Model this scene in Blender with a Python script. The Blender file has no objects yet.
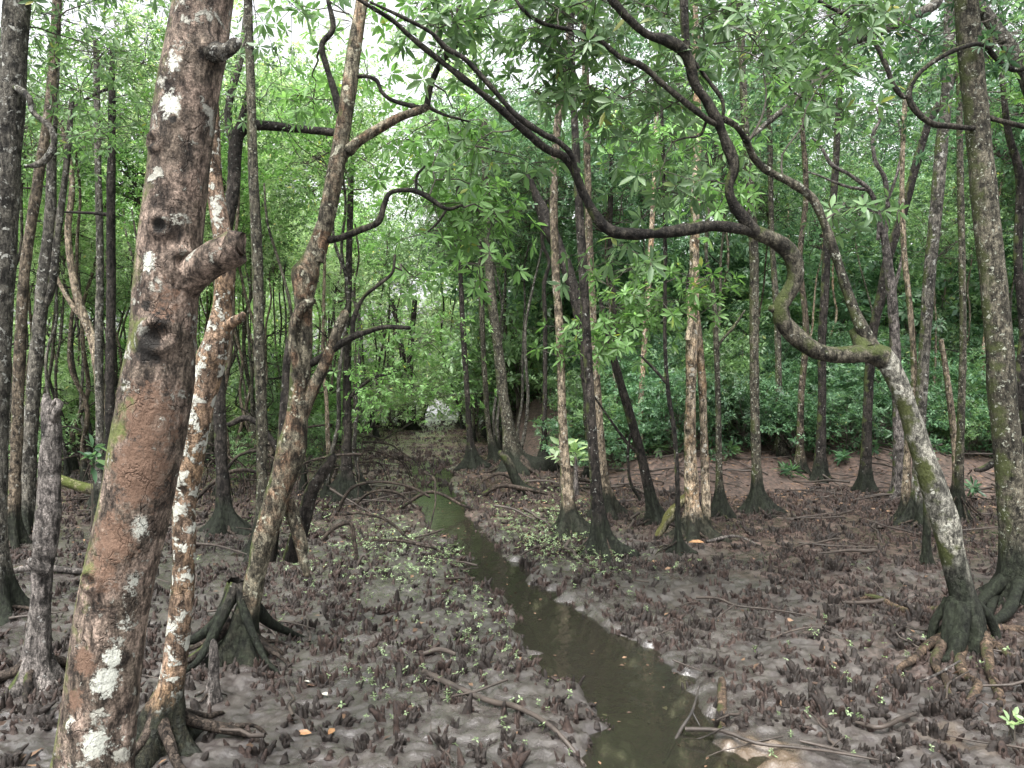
import bpy, math, random, time
import numpy as np
from mathutils import Vector
T0 = time.time()
random.seed(7)
rng = np.random.default_rng(7)
SC = bpy.context.scene
HAZE = 0
EXPO = 1.95
COL = SC.collection
CAMH, F, YH = 2.2, 759.0, 378.0      # eye height (m), focal length (px), horizon row

def P(px, py, d):
    return np.array([(px - 512) / F * d, d, CAMH - (py - YH) / F * d])
def dist(py):
    return CAMH * F / (py - YH)

# ------------------------------------------------------------------ noise
def _hash(ix, iy, iz, seed):
    h = (ix * 73856093) ^ (iy * 19349663) ^ (iz * 83492791) ^ (seed * 2654435761)
    h = (h ^ (h >> 13)) * 1274126177
    h = h & 0xffffffff
    h = (h ^ (h >> 16)) * 2246822519
    return (h & 0xffffff) / float(0xffffff)
def vnoise(p, seed=0):
    p = np.asarray(p, float)
    i = np.floor(p).astype(np.int64); f = p - i
    f = f * f * (3 - 2 * f)
    out = 0
    for dx in (0, 1):
        wx = f[:, 0] if dx else 1 - f[:, 0]
        for dy in (0, 1):
            wy = f[:, 1] if dy else 1 - f[:, 1]
            for dz in (0, 1):
                wz = f[:, 2] if dz else 1 - f[:, 2]
                out = out + wx * wy * wz * _hash(i[:, 0] + dx, i[:, 1] + dy, i[:, 2] + dz, seed)
    return out * 2 - 1
def fbm(p, seed=0, oct=3):
    a, s, t = 1.0, 0, 0
    for k in range(oct):
        s = s + a * vnoise(p * 2 ** k + 17.3 * k, seed + k); t += a; a *= .5
    return s / t
def sstep(a, b, x):
    t = np.clip((x - a) / (b - a), 0, 1); return t * t * (3 - 2 * t)

# ------------------------------------------------------------------ terrain
CH = [(4.0, .46, 1.36), (4.28, .47, 1.36), (4.88, .47, 1.32), (5.53, .42, 1.30), (6.37, .17, 1.05), (7.52, -.20, .54), (8.7, -.42, .22), (10.3, -.80, -.14),
      (12.2, -1.42, -.62), (16.4, -2.2, -1.3), (20.4, -3.1, -1.5), (27, -3.5, -2.5), (40, -4.7, -3.9), (70, -9, -8)]
CH = [(-30, -1.0, .4), (-4, .2, 1.2), (1, .5, 1.45), (3, .5, 1.55)] + CH
CY = [c[0] for c in CH]; CL = [c[1] for c in CH]; CR = [c[2] for c in CH]
WATER_Z = -.055
def bank_line(x):
    return 14.2 + 4.5 * np.log1p(np.exp((1.4 - x) * 1.3)) / 1.3 + 22 * np.clip(.2 - x, 0, 9) + .5 * np.sin(x * 1.3)
def ground_xy(x, y, fine=True):
    x = np.atleast_1d(np.asarray(x, float)); y = np.atleast_1d(np.asarray(y, float))
    l = np.interp(y, CY, CL); r = np.interp(y, CY, CR)
    p = np.stack([x, y, 0 * x], 1)
    wig = .15 * vnoise(p * 1.9, 5) + .09 * vnoise(p * 5.3, 6) + .05 * vnoise(p * 13, 8)
    mid = (l + r) / 2; hw = (r - l) / 2 + wig
    s = np.abs(x - mid) - hw
    chan = -.23 * (1 - sstep(-.20, .16, s))
    pool = 1 - .38 * sstep(8.3, 10.5, y) * sstep(-.25, .25, vnoise(p * np.array([.5, .55, 1]) + 3.3, 12)) - .30 * sstep(13, 17, y) - .3 * sstep(20, 23, y)
    chan = chan * pool
    yb = bank_line(x)
    bank = .55 * sstep(0, 3.0, y - yb) + .20 * np.clip(y - yb - 2.5, 0, 30) * sstep(2, 6, y - yb)
    bank = bank + .12 * sstep(0, 2, y - yb) * vnoise(p * 1.1, 9)
    # far left floor rises a touch so the creek stays the low line
    z = chan + bank + .035 * vnoise(p * .7, 1) * sstep(-.1, .7, s)
    if fine:
        amp = .35 + .65 * sstep(-.12, .25, s)
        z = z + amp * (.022 * vnoise(p * 4.1, 2) + .020 * np.abs(vnoise(p * 9, 3)) + .014 * vnoise(p * 19, 4) + .008 * vnoise(p * 41, 14))
    return z
def gz(x, y):
    return float(ground_xy(x, y)[0])
def in_water(x, y):
    return ground_xy(x, y) < WATER_Z + .012

# ------------------------------------------------------------------ mesh helpers
def mkmesh(name, V, F_, smooth=True, attrs=None):
    me = bpy.data.meshes.new(name)
    if not isinstance(F_, (list, tuple)): F_ = [F_]
    F_ = [np.asarray(f, np.int32) for f in F_ if len(f)]
    V = np.asarray(V, np.float32)
    me.vertices.add(len(V)); me.vertices.foreach_set('co', V.ravel())
    nl = sum(f.size for f in F_); nf = sum(len(f) for f in F_)
    me.loops.add(nl); me.polygons.add(nf)
    me.loops.foreach_set('vertex_index', np.concatenate([f.ravel() for f in F_]))
    st = []; o = 0
    for f in F_:
        st.append(o + np.arange(len(f)) * f.shape[1]); o += f.size
    me.polygons.foreach_set('loop_start', np.concatenate(st).astype(np.int32))
    if smooth: me.polygons.foreach_set('use_smooth', np.ones(nf, bool))
    me.update(calc_edges=True)
    if attrs:
        for k, a in attrs.items():
            at = me.attributes.new(k, 'FLOAT', 'POINT'); at.data.foreach_set('value', np.asarray(a, np.float32))
    return me
def link(name, me, mat, parent=None, loc=None):
    o = bpy.data.objects.new(name, me); COL.objects.link(o)
    if mat is not None and not me.materials: me.materials.append(mat)
    if parent is not None: o.parent = parent
    if loc is not None: o.location = loc
    return o
def tag(o, label=None, cat=None, group=None, kind=None):
    if label: o['label'] = label
    if cat: o['category'] = cat
    if group: o['group'] = group
    if kind: o['kind'] = kind
    return o
def empty(name, loc, label, cat, group=None):
    o = bpy.data.objects.new(name, None); COL.objects.link(o); o.location = loc; o.empty_display_size = .1
    return tag(o, label, cat, group)
class MB:
    def __init__(s): s.V = []; s.Q = []; s.T = []; s.n = 0
    def add(s, V, Q=None, T=None):
        if Q is not None and len(Q): s.Q.append(np.asarray(Q) + s.n)
        if T is not None and len(T): s.T.append(np.asarray(T) + s.n)
        s.V.append(np.asarray(V)); s.n += len(V)
    def mesh(s, name, off=(0, 0, 0), smooth=True):
        V = np.concatenate(s.V) - np.asarray(off)
        FF = []
        if s.Q: FF.append(np.concatenate(s.Q))
        if s.T: FF.append(np.concatenate(s.T))
        return mkmesh(name, V, FF, smooth)

def resample(pts, rad, step):
    pts = np.asarray(pts, float); rad = np.asarray(rad, float)
    n = len(pts)
    if n == 2:
        k = max(2, int(np.linalg.norm(pts[1] - pts[0]) / step) + 1); t = np.linspace(0, 1, k)
        return pts[0] + (pts[1] - pts[0]) * t[:, None], rad[0] + (rad[1] - rad[0]) * t
    P0 = np.vstack([2 * pts[0] - pts[1], pts, 2 * pts[-1] - pts[-2]])
    R0 = np.concatenate([[rad[0]], rad, [rad[-1]]])
    op, orr = [], []
    for i in range(n - 1):
        a, b, c, d = P0[i:i + 4]; ra, rb = R0[i + 1], R0[i + 2]
        k = max(1, int(np.linalg.norm(c - b) / step))
        t = (np.arange(k) / k)[:, None]
        op.append(.5 * ((2 * b) + (c - a) * t + (2 * a - 5 * b + 4 * c - d) * t ** 2 + (3 * b - a - 3 * c + d) * t ** 3))
        tt = t[:, 0]; tt = tt * tt * (3 - 2 * tt)
        orr.append(ra + (rb - ra) * tt)
    op.append(pts[-1:]); orr.append(rad[-1:])
    return np.concatenate(op), np.concatenate(orr)

def tube(pts, rad, sides=8, step=None, rough=.06, nscale=3.0, seed=0, flare=None, knots=(), tip=True, lump=0.0, gz0=None, raw=False):
    """A round bark surface along a path. flare=(amount, height, lobes) widens it at its foot; knots=[(point, radius, height)]"""
    rad = np.asarray(rad, float)
    if step is None: step = max(float(rad.mean()) * .9, .01)
    c, r = (np.asarray(pts, float), rad) if raw else resample(pts, rad, step)
    n = len(c)
    tan = np.gradient(c, axis=0); tan /= np.linalg.norm(tan, axis=1)[:, None] + 1e-9
    up = np.array([0, 1.0, 0]) if abs(tan[0][1]) < .9 else np.array([1.0, 0, 0])
    N = np.zeros_like(c); v = np.cross(tan[0], up); v /= np.linalg.norm(v); N[0] = v
    for i in range(1, n):
        v = N[i - 1] - tan[i] * (N[i - 1] @ tan[i]); N[i] = v / (np.linalg.norm(v) + 1e-9)
    B = np.cross(tan, N)
    th = np.arange(sides) / sides * 2 * np.pi
    dirs = N[:, None, :] * np.cos(th)[None, :, None] + B[:, None, :] * np.sin(th)[None, :, None]
    R = np.repeat(r[:, None], sides, 1)
    if flare is not None:
        amt, hh, lob = flare
        g = c[0][2] if gz0 is None else gz0
        h = np.clip(c[:, 2] - g, 0, None)
        e = np.exp(-h / hh)
        lb = .12 + 1.35 * np.abs(np.sin(th * lob / 2 + seed)) ** 2.2 + .25 * np.sin(th * (lob - 1) + 2 * seed)
        R = R * (1 + amt * e[:, None] * lb[None, :])
    base = c[:, None, :] + dirs * R[:, :, None]
    if rough or lump:
        flat = base.reshape(-1, 3)
        sc = nscale / max(float(r.mean()), .004) * .35
        d = rough * fbm(flat * np.array([sc, sc, sc * .45]), seed, 3)
        if lump: d = d + lump * vnoise(c.repeat(sides, 0) * sc * .35, seed + 9)
        base = (c[:, None, :] + dirs * (R * (1 + d.reshape(n, sides)))[:, :, None])
    for kp, kr, kh in knots:
        dd = np.linalg.norm(base - np.asarray(kp)[None, None, :], axis=2) / kr
        ring = np.exp(-((dd - .75) / .32) ** 2) * 1.0 - .75 * np.exp(-(dd / .38) ** 2)
        base = base + dirs * (ring * kh)[:, :, None]
    V = base.reshape(-1, 3)
    i = np.arange(n - 1)[:, None] * sides; j = np.arange(sides)[None, :]; j2 = (j + 1) % sides
    Q = np.stack([i + j, i + j2, i + sides + j2, i + sides + j], 2).reshape(-1, 4)
    T = np.zeros((0, 3), int)
    if tip:
        V = np.vstack([V, c[-1] + tan[-1] * r[-1] * .7])
        j = np.arange(sides); T = np.stack([(n - 1) * sides + j, (n - 1) * sides + (j + 1) % sides, np.full(sides, n * sides)], 1)
    return V, Q, T, c, r

def prisms(A, B, r0, r1):
    """many straight three-sided twigs at once"""
    A = np.asarray(A); B = np.asarray(B); n = len(A)
    d = B - A; L = np.linalg.norm(d, axis=1)[:, None] + 1e-9; d = d / L
    ref = np.tile([0.13, .2, .97], (n, 1)); ref[np.abs((d * ref).sum(1)) > .9] = [1, 0, 0]
    u = np.cross(d, ref); u /= np.linalg.norm(u, axis=1)[:, None]; w = np.cross(d, u)
    V = np.zeros((n, 6, 3))
    for k in range(3):
        a = k * 2 * np.pi / 3; o = u * math.cos(a) + w * math.sin(a)
        V[:, k] = A + o * np.asarray(r0).reshape(-1, 1); V[:, 3 + k] = B + o * np.asarray(r1).reshape(-1, 1)
    Q = []
    b = np.arange(n)[:, None] * 6
    for k in range(3): Q.append(b + np.array([[k, (k + 1) % 3, 3 + (k + 1) % 3, 3 + k]]))
    return V.reshape(-1, 3), np.concatenate(Q)

def rosettes(C, U, k, L, W, hi=True, spread=(45, 100), droop=.25, g=None):
    """leaves round a twig tip. C centres, U axes, k leaves each, L leaf length"""
    g = g or rng
    C = np.asarray(C); n = len(C)
    U = U / (np.linalg.norm(U, axis=1)[:, None] + 1e-9)
    ref = np.tile([1.0, .1, 0], (n, 1)); ref[np.abs(U[:, 0]) > .85] = [0, 1, 0]
    X = np.cross(U, ref); X /= np.linalg.norm(X, axis=1)[:, None]; Y = np.cross(U, X)
    az = (np.arange(k)[None, :] / k * 2 * np.pi + g.uniform(0, 6.28, (n, 1)) + g.normal(0, .25, (n, k)))
    el = np.radians(g.uniform(spread[0], spread[1], (n, k)))
    out = X[:, None] * np.cos(az)[..., None] + Y[:, None] * np.sin(az)[..., None]
    D = U[:, None] * np.cos(el)[..., None] + out * np.sin(el)[..., None]
    D[..., 2] -= droop * g.uniform(0, 1, (n, k)); D /= np.linalg.norm(D, axis=2)[..., None]
    S = np.cross(D, U[:, None] + .001); S /= np.linalg.norm(S, axis=2)[..., None] + 1e-9
    tw = g.normal(0, .35, (n, k))[..., None]
    Nn = np.cross(S, D); S = S * np.cos(tw) + Nn * np.sin(tw); Nn = np.cross(S, D)
    ll = (L * g.uniform(.65, 1.15, (n, k)))[..., None]; ww = ll * W * g.uniform(.85, 1.15, (n, k))[..., None]
    c0 = C[:, None] + D * ll * .08
    dn = np.array([0, 0, -1.0])
    def pt(t, s, h=0, dr=0): return c0 + D * ll * t + S * ww * s + Nn * ww * h + dn * ll * dr
    if hi:
        vs = [pt(0, 0), pt(.5, 0, 0, .03), pt(1, 0, 0, .14), pt(.38, .44, .16, .03), pt(.74, .36, .14, .08), pt(.38, -.44, .16, .03), pt(.74, -.36, .14, .08)]
        tr = [(0, 3, 1), (1, 3, 4), (1, 4, 2), (0, 1, 5), (1, 6, 5), (1, 2, 6)]
    else:
        vs = [pt(0, 0), pt(.55, .5, .12, .04), pt(1, 0, 0, .12), pt(.55, -.5, .12, .04)]
        tr = [(0, 1, 2), (0, 2, 3)]
    V = np.stack(vs, 2).reshape(-1, 3); m = n * k; q = len(vs)
    T = (np.arange(m)[:, None, None] * q + np.array(tr)[None]).reshape(-1, 3)
    return V, T

# ------------------------------------------------------------------ materials
def nodes(name):
    m = bpy.data.materials.new(name); m.use_nodes = True
    nt = m.node_tree; nt.nodes.clear()
    return m, nt, nt.nodes, nt.links
def N(nt, t, **kw):
    n = nt.nodes.new(t)
    for k, v in kw.items():
        if k.startswith('i_'): n.inputs[k[2:].replace('_', ' ')].default_value = v
        else: setattr(n, k, v)
    return n
def ramp(nt, fac, stops, interp='LINEAR'):
    r = nt.nodes.new('ShaderNodeValToRGB'); r.color_ramp.interpolation = interp
    e = r.color_ramp.elements
    while len(e) < len(stops): e.new(.5)
    for el, (p, c) in zip(e, stops):
        el.position = p; el.color = (c, c, c, 1) if isinstance(c, (int, float)) else tuple(c) + (1,)
    nt.links.new(fac, r.inputs[0]); return r.outputs[0]
def mix(nt, fac, a, b, typ='MIX'):
    m = nt.nodes.new('ShaderNodeMix'); m.data_type = 'RGBA'; m.blend_type = typ
    for s, v in ((0, fac), (6, a), (7, b)):
        if isinstance(v, (int, float)): m.inputs[s].default_value = v
        elif isinstance(v, tuple): m.inputs[s].default_value = v + (1,) if len(v) == 3 else v
        else: nt.links.new(v, m.inputs[s])
    return m.outputs[2]
def math_(nt, op, a, b=None, c=None):
    m = nt.nodes.new('ShaderNodeMath'); m.operation = op
    for s, v in ((0, a), (1, b), (2, c)):
        if v is None: continue
        if isinstance(v, (int, float)): m.inputs[s].default_value = v
        else: nt.links.new(v, m.inputs[s])
    return m.outputs[0]
def noise(nt, vec, scale, detail=4, rough=.55, dist_=0):
    n = N(nt, 'ShaderNodeTexNoise'); n.inputs['Scale'].default_value = scale; n.inputs['Detail'].default_value = detail
    n.inputs['Roughness'].default_value = rough; n.inputs['Distortion'].default_value = dist_
    if vec is not None: nt.links.new(vec, n.inputs['Vector'])
    return n.outputs['Fac']

def leaf_mat(name, c1, c2, c3, trans=.45, rough=.42, spec=.5, big=.5):
    m, nt, nd, ln = nodes(name)
    geo = N(nt, 'ShaderNodeNewGeometry')
    col = ramp(nt, geo.outputs['Random Per Island'], [(0, c1), (.45, c2), (.8, c3), (.985, c3), (1, (c3[0] * 1.9, c3[1] * 1.15, c3[2] * .6))])
    bn = noise(nt, geo.outputs['Position'], big, 2)
    val = ramp(nt, bn, [(.3, .62), (.7, 1.35)])
    col = mix(nt, 1.0, col, val, 'MULTIPLY')
    pr = N(nt, 'ShaderNodeBsdfPrincipled'); ln.new(col, pr.inputs['Base Color'])
    pr.inputs['Roughness'].default_value = rough; pr.inputs['Specular IOR Level'].default_value = spec
    tr = N(nt, 'ShaderNodeBsdfTranslucent')
    tc = mix(nt, 1.0, col, (1.12, 1.22, .80), 'MULTIPLY'); ln.new(tc, tr.inputs['Color'])
    mx = N(nt, 'ShaderNodeMixShader'); mx.inputs[0].default_value = trans
    ln.new(pr.outputs[0], mx.inputs[1]); ln.new(tr.outputs[0], mx.inputs[2])
    out = N(nt, 'ShaderNodeOutputMaterial'); ln.new(mx.outputs[0], out.inputs[0])
    return m

def bark_mat(name, c1, c2, lichen=.3, lichcol=(.42, .42, .38), moss=.2, tide=.5, lscale=11, rust=None, spots=False, rough=.8, fine=1.0, mosscol=(.038, .048, .015)):
    m, nt, nd, ln = nodes(name)
    geo = N(nt, 'ShaderNodeNewGeometry'); tc = N(nt, 'ShaderNodeTexCoord')
    pos = geo.outputs['Position']
    mp = N(nt, 'ShaderNodeMapping'); mp.inputs['Scale'].default_value = (1, 1, .35); ln.new(pos, mp.inputs[0]); sv = mp.outputs[0]
    n1 = noise(nt, pos, 3.2, 5, .6); n2 = noise(nt, sv, 34 * fine, 6, .7, .3); n3 = noise(nt, pos, 9 * fine, 5, .65)
    col = mix(nt, ramp(nt, n1, [(.35, 0.), (.65, 1.)]), c1, c2)
    if rust is not None:
        nr = noise(nt, pos, 4.6, 4, .6, .6); col = mix(nt, ramp(nt, nr, [(.47, 0.), (.6, .9)]), col, rust)
    col = mix(nt, ramp(nt, n3, [(.40, .8), (.5, 0.)]), col, tuple(v * .22 for v in c1))
    col = mix(nt, 1.0, col, ramp(nt, n2, [(.38, .22), (.49, .88), (.60, 1.75)]), 'MULTIPLY')
    n5 = noise(nt, pos, 95 * fine, 3, .8); col = mix(nt, 1.0, col, ramp(nt, n5, [(.38, .55), (.5, 1.), (.62, 1.5)]), 'MULTIPLY')
    n6 = noise(nt, sv, 1.7, 3, .6, .4); col = mix(nt, 1.0, col, ramp(nt, n6, [(.38, .62), (.62, 1.3)]), 'MULTIPLY')
    wn = N(nt, 'ShaderNodeTexNoise'); wn.inputs['Scale'].default_value = 7; wn.inputs['Detail'].default_value = 3; ln.new(pos, wn.inputs['Vector'])
    wv = N(nt, 'ShaderNodeVectorMath', operation='MULTIPLY_ADD'); ln.new(wn.outputs['Color'], wv.inputs[0]); wv.inputs[1].default_value = (.16, .16, .16); ln.new(sv, wv.inputs[2])
    vo = N(nt, 'ShaderNodeTexVoronoi', feature='DISTANCE_TO_EDGE'); vo.inputs['Scale'].default_value = 20 * fine; ln.new(wv.outputs[0], vo.inputs['Vector'])
    crk = ramp(nt, vo.outputs['Distance'], [(.0, 1.), (.05, 0.)]); crm = math_(nt, 'MULTIPLY', crk, ramp(nt, noise(nt, pos, 6, 3), [(.48, .0), (.64, .45)]))
    col = mix(nt, crm, col, tuple(v * .18 for v in c1))
    # moss keeps to the damp side and the upper faces
    sx = N(nt, 'ShaderNodeSeparateXYZ'); ln.new(geo.outputs['Normal'], sx.inputs[0])
    side = math_(nt, 'ADD', math_(nt, 'MULTIPLY', sx.outputs[0], -.22), math_(nt, 'MULTIPLY', sx.outputs[2], .16))
    mn = noise(nt, pos, 5.5, 5, .65)
    mm = ramp(nt, math_(nt, 'ADD', math_(nt, 'ADD', mn, side), moss * .5 - .25), [(.52, 0.), (.64, 1.)])
    mcol = mix(nt, noise(nt, pos, 60, 3), tuple(v * .45 for v in mosscol), tuple(v * 1.9 for v in mosscol))
    col = mix(nt, mm, col, mcol)
    lm = noise(nt, pos, lscale, 6, .68, .25)
    lf = ramp(nt, lm, [(.70 - lichen * .24, 0.), (.735 - lichen * .24, 1.)])
    lc = mix(nt, noise(nt, pos, lscale * 4, 4), tuple(v * .55 for v in lichcol), lichcol)
    col = mix(nt, lf, col, lc)
    if spots:
        for an, cc in (('pale', (.43, .44, .39)), ('char', (.014, .013, .012)), ('rust', (.118, .074, .052))):
            at = N(nt, 'ShaderNodeAttribute', attribute_name=an)
            e = math_(nt, 'ADD', at.outputs['Fac'], math_(nt, 'MULTIPLY', math_(nt, 'SUBTRACT', noise(nt, pos, 30, 8, .8), .5), 1.4 if an == 'char' else 3.2))
            hi_ = .70 if an == 'pale' else .8
            col = mix(nt, ramp(nt, e, [(.48, 0.), (hi_, .95)]), col, cc)
    if tide > 0:
        sz = N(nt, 'ShaderNodeSeparateXYZ'); ln.new(pos, sz.inputs[0])
        tz = math_(nt, 'ADD', sz.outputs[2], math_(nt, 'MULTIPLY', math_(nt, 'SUBTRACT', noise(nt, sv, 5, 4), .5), .55))
        tm = ramp(nt, math_(nt, 'DIVIDE', tz, tide * 2), [(.42, .96), (.66, 0.)])
        tcol = mix(nt, noise(nt, pos, 14, 4), (.004, .005, .004), (.012, .015, .009))
        tcol = mix(nt, 1.0, tcol, ramp(nt, n2, [(.38, .4), (.49, .95), (.60, 2.)]), 'MULTIPLY')
        col = mix(nt, tm, col, tcol)
    pr = N(nt, 'ShaderNodeBsdfPrincipled'); ln.new(col, pr.inputs['Base Color'])
    pr.inputs['Roughness'].default_value = rough; pr.inputs['Specular IOR Level'].default_value = .18
    b = N(nt, 'ShaderNodeBump'); b.inputs['Strength'].default_value = 1.0; b.inputs['Distance'].default_value = .03
    hh = math_(nt, 'ADD', math_(nt, 'MULTIPLY', n2, .8), math_(nt, 'ADD', n3, math_(nt, 'MULTIPLY', lf, .25))); hh = math_(nt, 'SUBTRACT', hh, math_(nt, 'MULTIPLY', crm, .8))
    ln.new(hh, b.inputs['Height']); ln.new(b.outputs[0], pr.inputs['Normal'])
    out = N(nt, 'ShaderNodeOutputMaterial'); ln.new(pr.outputs[0], out.inputs[0])
    return m

def plain_mat(name, c1, c2, scale=20, rough=.6, bump=.5, spec=.4, wet=0, island=False):
    m, nt, nd, ln = nodes(name)
    geo = N(nt, 'ShaderNodeNewGeometry'); pos = geo.outputs['Position']
    n1 = noise(nt, pos, scale, 5, .65)
    fac = geo.outputs['Random Per Island'] if island else ramp(nt, n1, [(.35, 0.), (.65, 1.)])
    col = mix(nt, fac, c1, c2)
    pr = N(nt, 'ShaderNodeBsdfPrincipled'); ln.new(col, pr.inputs['Base Color'])
    pr.inputs['Specular IOR Level'].default_value = spec
    rr = ramp(nt, noise(nt, pos, scale * .4, 3), [(.35, max(rough - .2, .05)), (.65, min(rough + .15, 1.))]); ln.new(rr, pr.inputs['Roughness'])
    if bump:
        b = N(nt, 'ShaderNodeBump'); b.inputs['Strength'].default_value = bump; b.inputs['Distance'].default_value = .006
        ln.new(noise(nt, pos, scale * 5, 5, .7), b.inputs['Height']); ln.new(b.outputs[0], pr.inputs['Normal'])
    out = N(nt, 'ShaderNodeOutputMaterial'); ln.new(pr.outputs[0], out.inputs[0])
    return m

LEAF = {
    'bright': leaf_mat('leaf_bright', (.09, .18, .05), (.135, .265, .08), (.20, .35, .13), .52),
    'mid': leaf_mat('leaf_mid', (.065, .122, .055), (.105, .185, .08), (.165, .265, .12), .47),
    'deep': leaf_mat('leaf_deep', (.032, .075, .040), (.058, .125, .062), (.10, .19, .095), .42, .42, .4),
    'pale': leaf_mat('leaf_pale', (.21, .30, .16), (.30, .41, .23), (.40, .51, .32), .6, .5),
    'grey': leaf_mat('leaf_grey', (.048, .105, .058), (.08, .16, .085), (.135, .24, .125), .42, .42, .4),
}
BARK = {
    'hero': bark_mat('bark_blotched', (.135, .100, .080), (.20, .155, .125), lichen=.42, lichcol=(.34, .335, .29), moss=.24, tide=0, lscale=9, rust=(.10, .08, .062), spots=True, fine=.8, mosscol=(.07, .08, .028)),
    'white': bark_mat('bark_white_lichen', (.14, .10, .075), (.19, .13, .085), lichen=.70, lichcol=(.50, .50, .44), moss=.1, tide=.32, lscale=13, rust=(.15, .10, .06)),
    'knobbly': bark_mat('bark_knobbly', (0.096, 0.084, 0.062), (0.176, 0.160, 0.116), lichen=.45, lichcol=(.40, .39, .30), moss=.22, tide=.38, lscale=12, rust=(.13, .08, .05)),
    'grey': bark_mat('bark_grey', (0.052, 0.049, 0.042), (0.091, 0.084, 0.070), lichen=.5, lichcol=(.34, .34, .31), moss=.2, tide=.38, lscale=15),
    'brown': bark_mat('bark_brown', (0.059, 0.048, 0.035), (0.095, 0.076, 0.055), lichen=.45, lichcol=(.33, .31, .26), moss=.22, tide=.42, lscale=15),
    'pale': bark_mat('bark_pale', (0.221, 0.178, 0.132), (0.306, 0.255, 0.187), lichen=.45, lichcol=(.52, .50, .43), moss=.12, tide=.3, lscale=12, rust=(.22, .15, .09)),
    'tan': bark_mat('bark_tan', (0.111, 0.089, 0.064), (0.170, 0.140, 0.102), lichen=.45, lichcol=(.40, .38, .32), moss=.2, tide=.38, lscale=14),
    'dark': bark_mat('bark_dark', (0.015, 0.013, 0.011), (0.034, 0.029, 0.025), lichen=.32, lichcol=(.30, .31, .28), moss=.18, tide=.45, lscale=20),
    'mossy': bark_mat('bark_mossy', (0.032, 0.029, 0.022), (0.068, 0.062, 0.046), lichen=.25, lichcol=(.34, .34, .29), moss=.5, tide=.55, lscale=13, mosscol=(.032, .040, .013)),
    'mossgrey': bark_mat('bark_mossy_grey', (0.105, 0.102, 0.087), (0.161, 0.155, 0.130), lichen=.42, lichcol=(.42, .42, .36), moss=.40, tide=.62, lscale=9, mosscol=(.036, .042, .014)),
    'limb': bark_mat('bark_dark_limb', (0.015, 0.013, 0.011), (0.030, 0.027, 0.021), lichen=.22, lichcol=(.25, .26, .22), moss=.22, tide=0, lscale=18),
    'olive': bark_mat('bark_olive', (0.038, 0.035, 0.026), (0.075, 0.068, 0.051), lichen=.48, lichcol=(.32, .33, .27), moss=.30, tide=.5, lscale=22, mosscol=(.034, .040, .015)),
    'dead': bark_mat('dead_wood', (0.064, 0.058, 0.053), (0.119, 0.106, 0.098), lichen=.3, lichcol=(.35, .34, .32), moss=.1, tide=0, lscale=15),
    'root': bark_mat('root_bark', (0.021, 0.017, 0.014), (0.048, 0.037, 0.029), lichen=.15, lichcol=(.28, .26, .23), moss=.05, tide=0, lscale=16),
    'tanroot': bark_mat('root_bark_tan', (.045, .033, .024), (.095, .066, .045), lichen=.1, lichcol=(.3, .26, .2), moss=.14, tide=0, lscale=16, mosscol=(.035, .038, .015)),
    'twig': plain_mat('twig_bark', (.030, .026, .020), (.065, .056, .044), 12, .8, 0),
    'stick': plain_mat('stick_bark', (.020, .016, .013), (.055, .043, .035), 9, .7, .5),
    'wetwood': plain_mat('wet_black_wood', (.012, .011, .010), (.035, .03, .026), 9, .5, .6),
}
KNEE = plain_mat('knee_root_bark', (.007, .0058, .005), (.028, .022, .019), 40, .55, .9, .22)
KNEE_R = plain_mat('knee_root_bark_brown', (.011, .008, .007), (.050, .034, .028), 40, .6, .9, .22)

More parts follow.
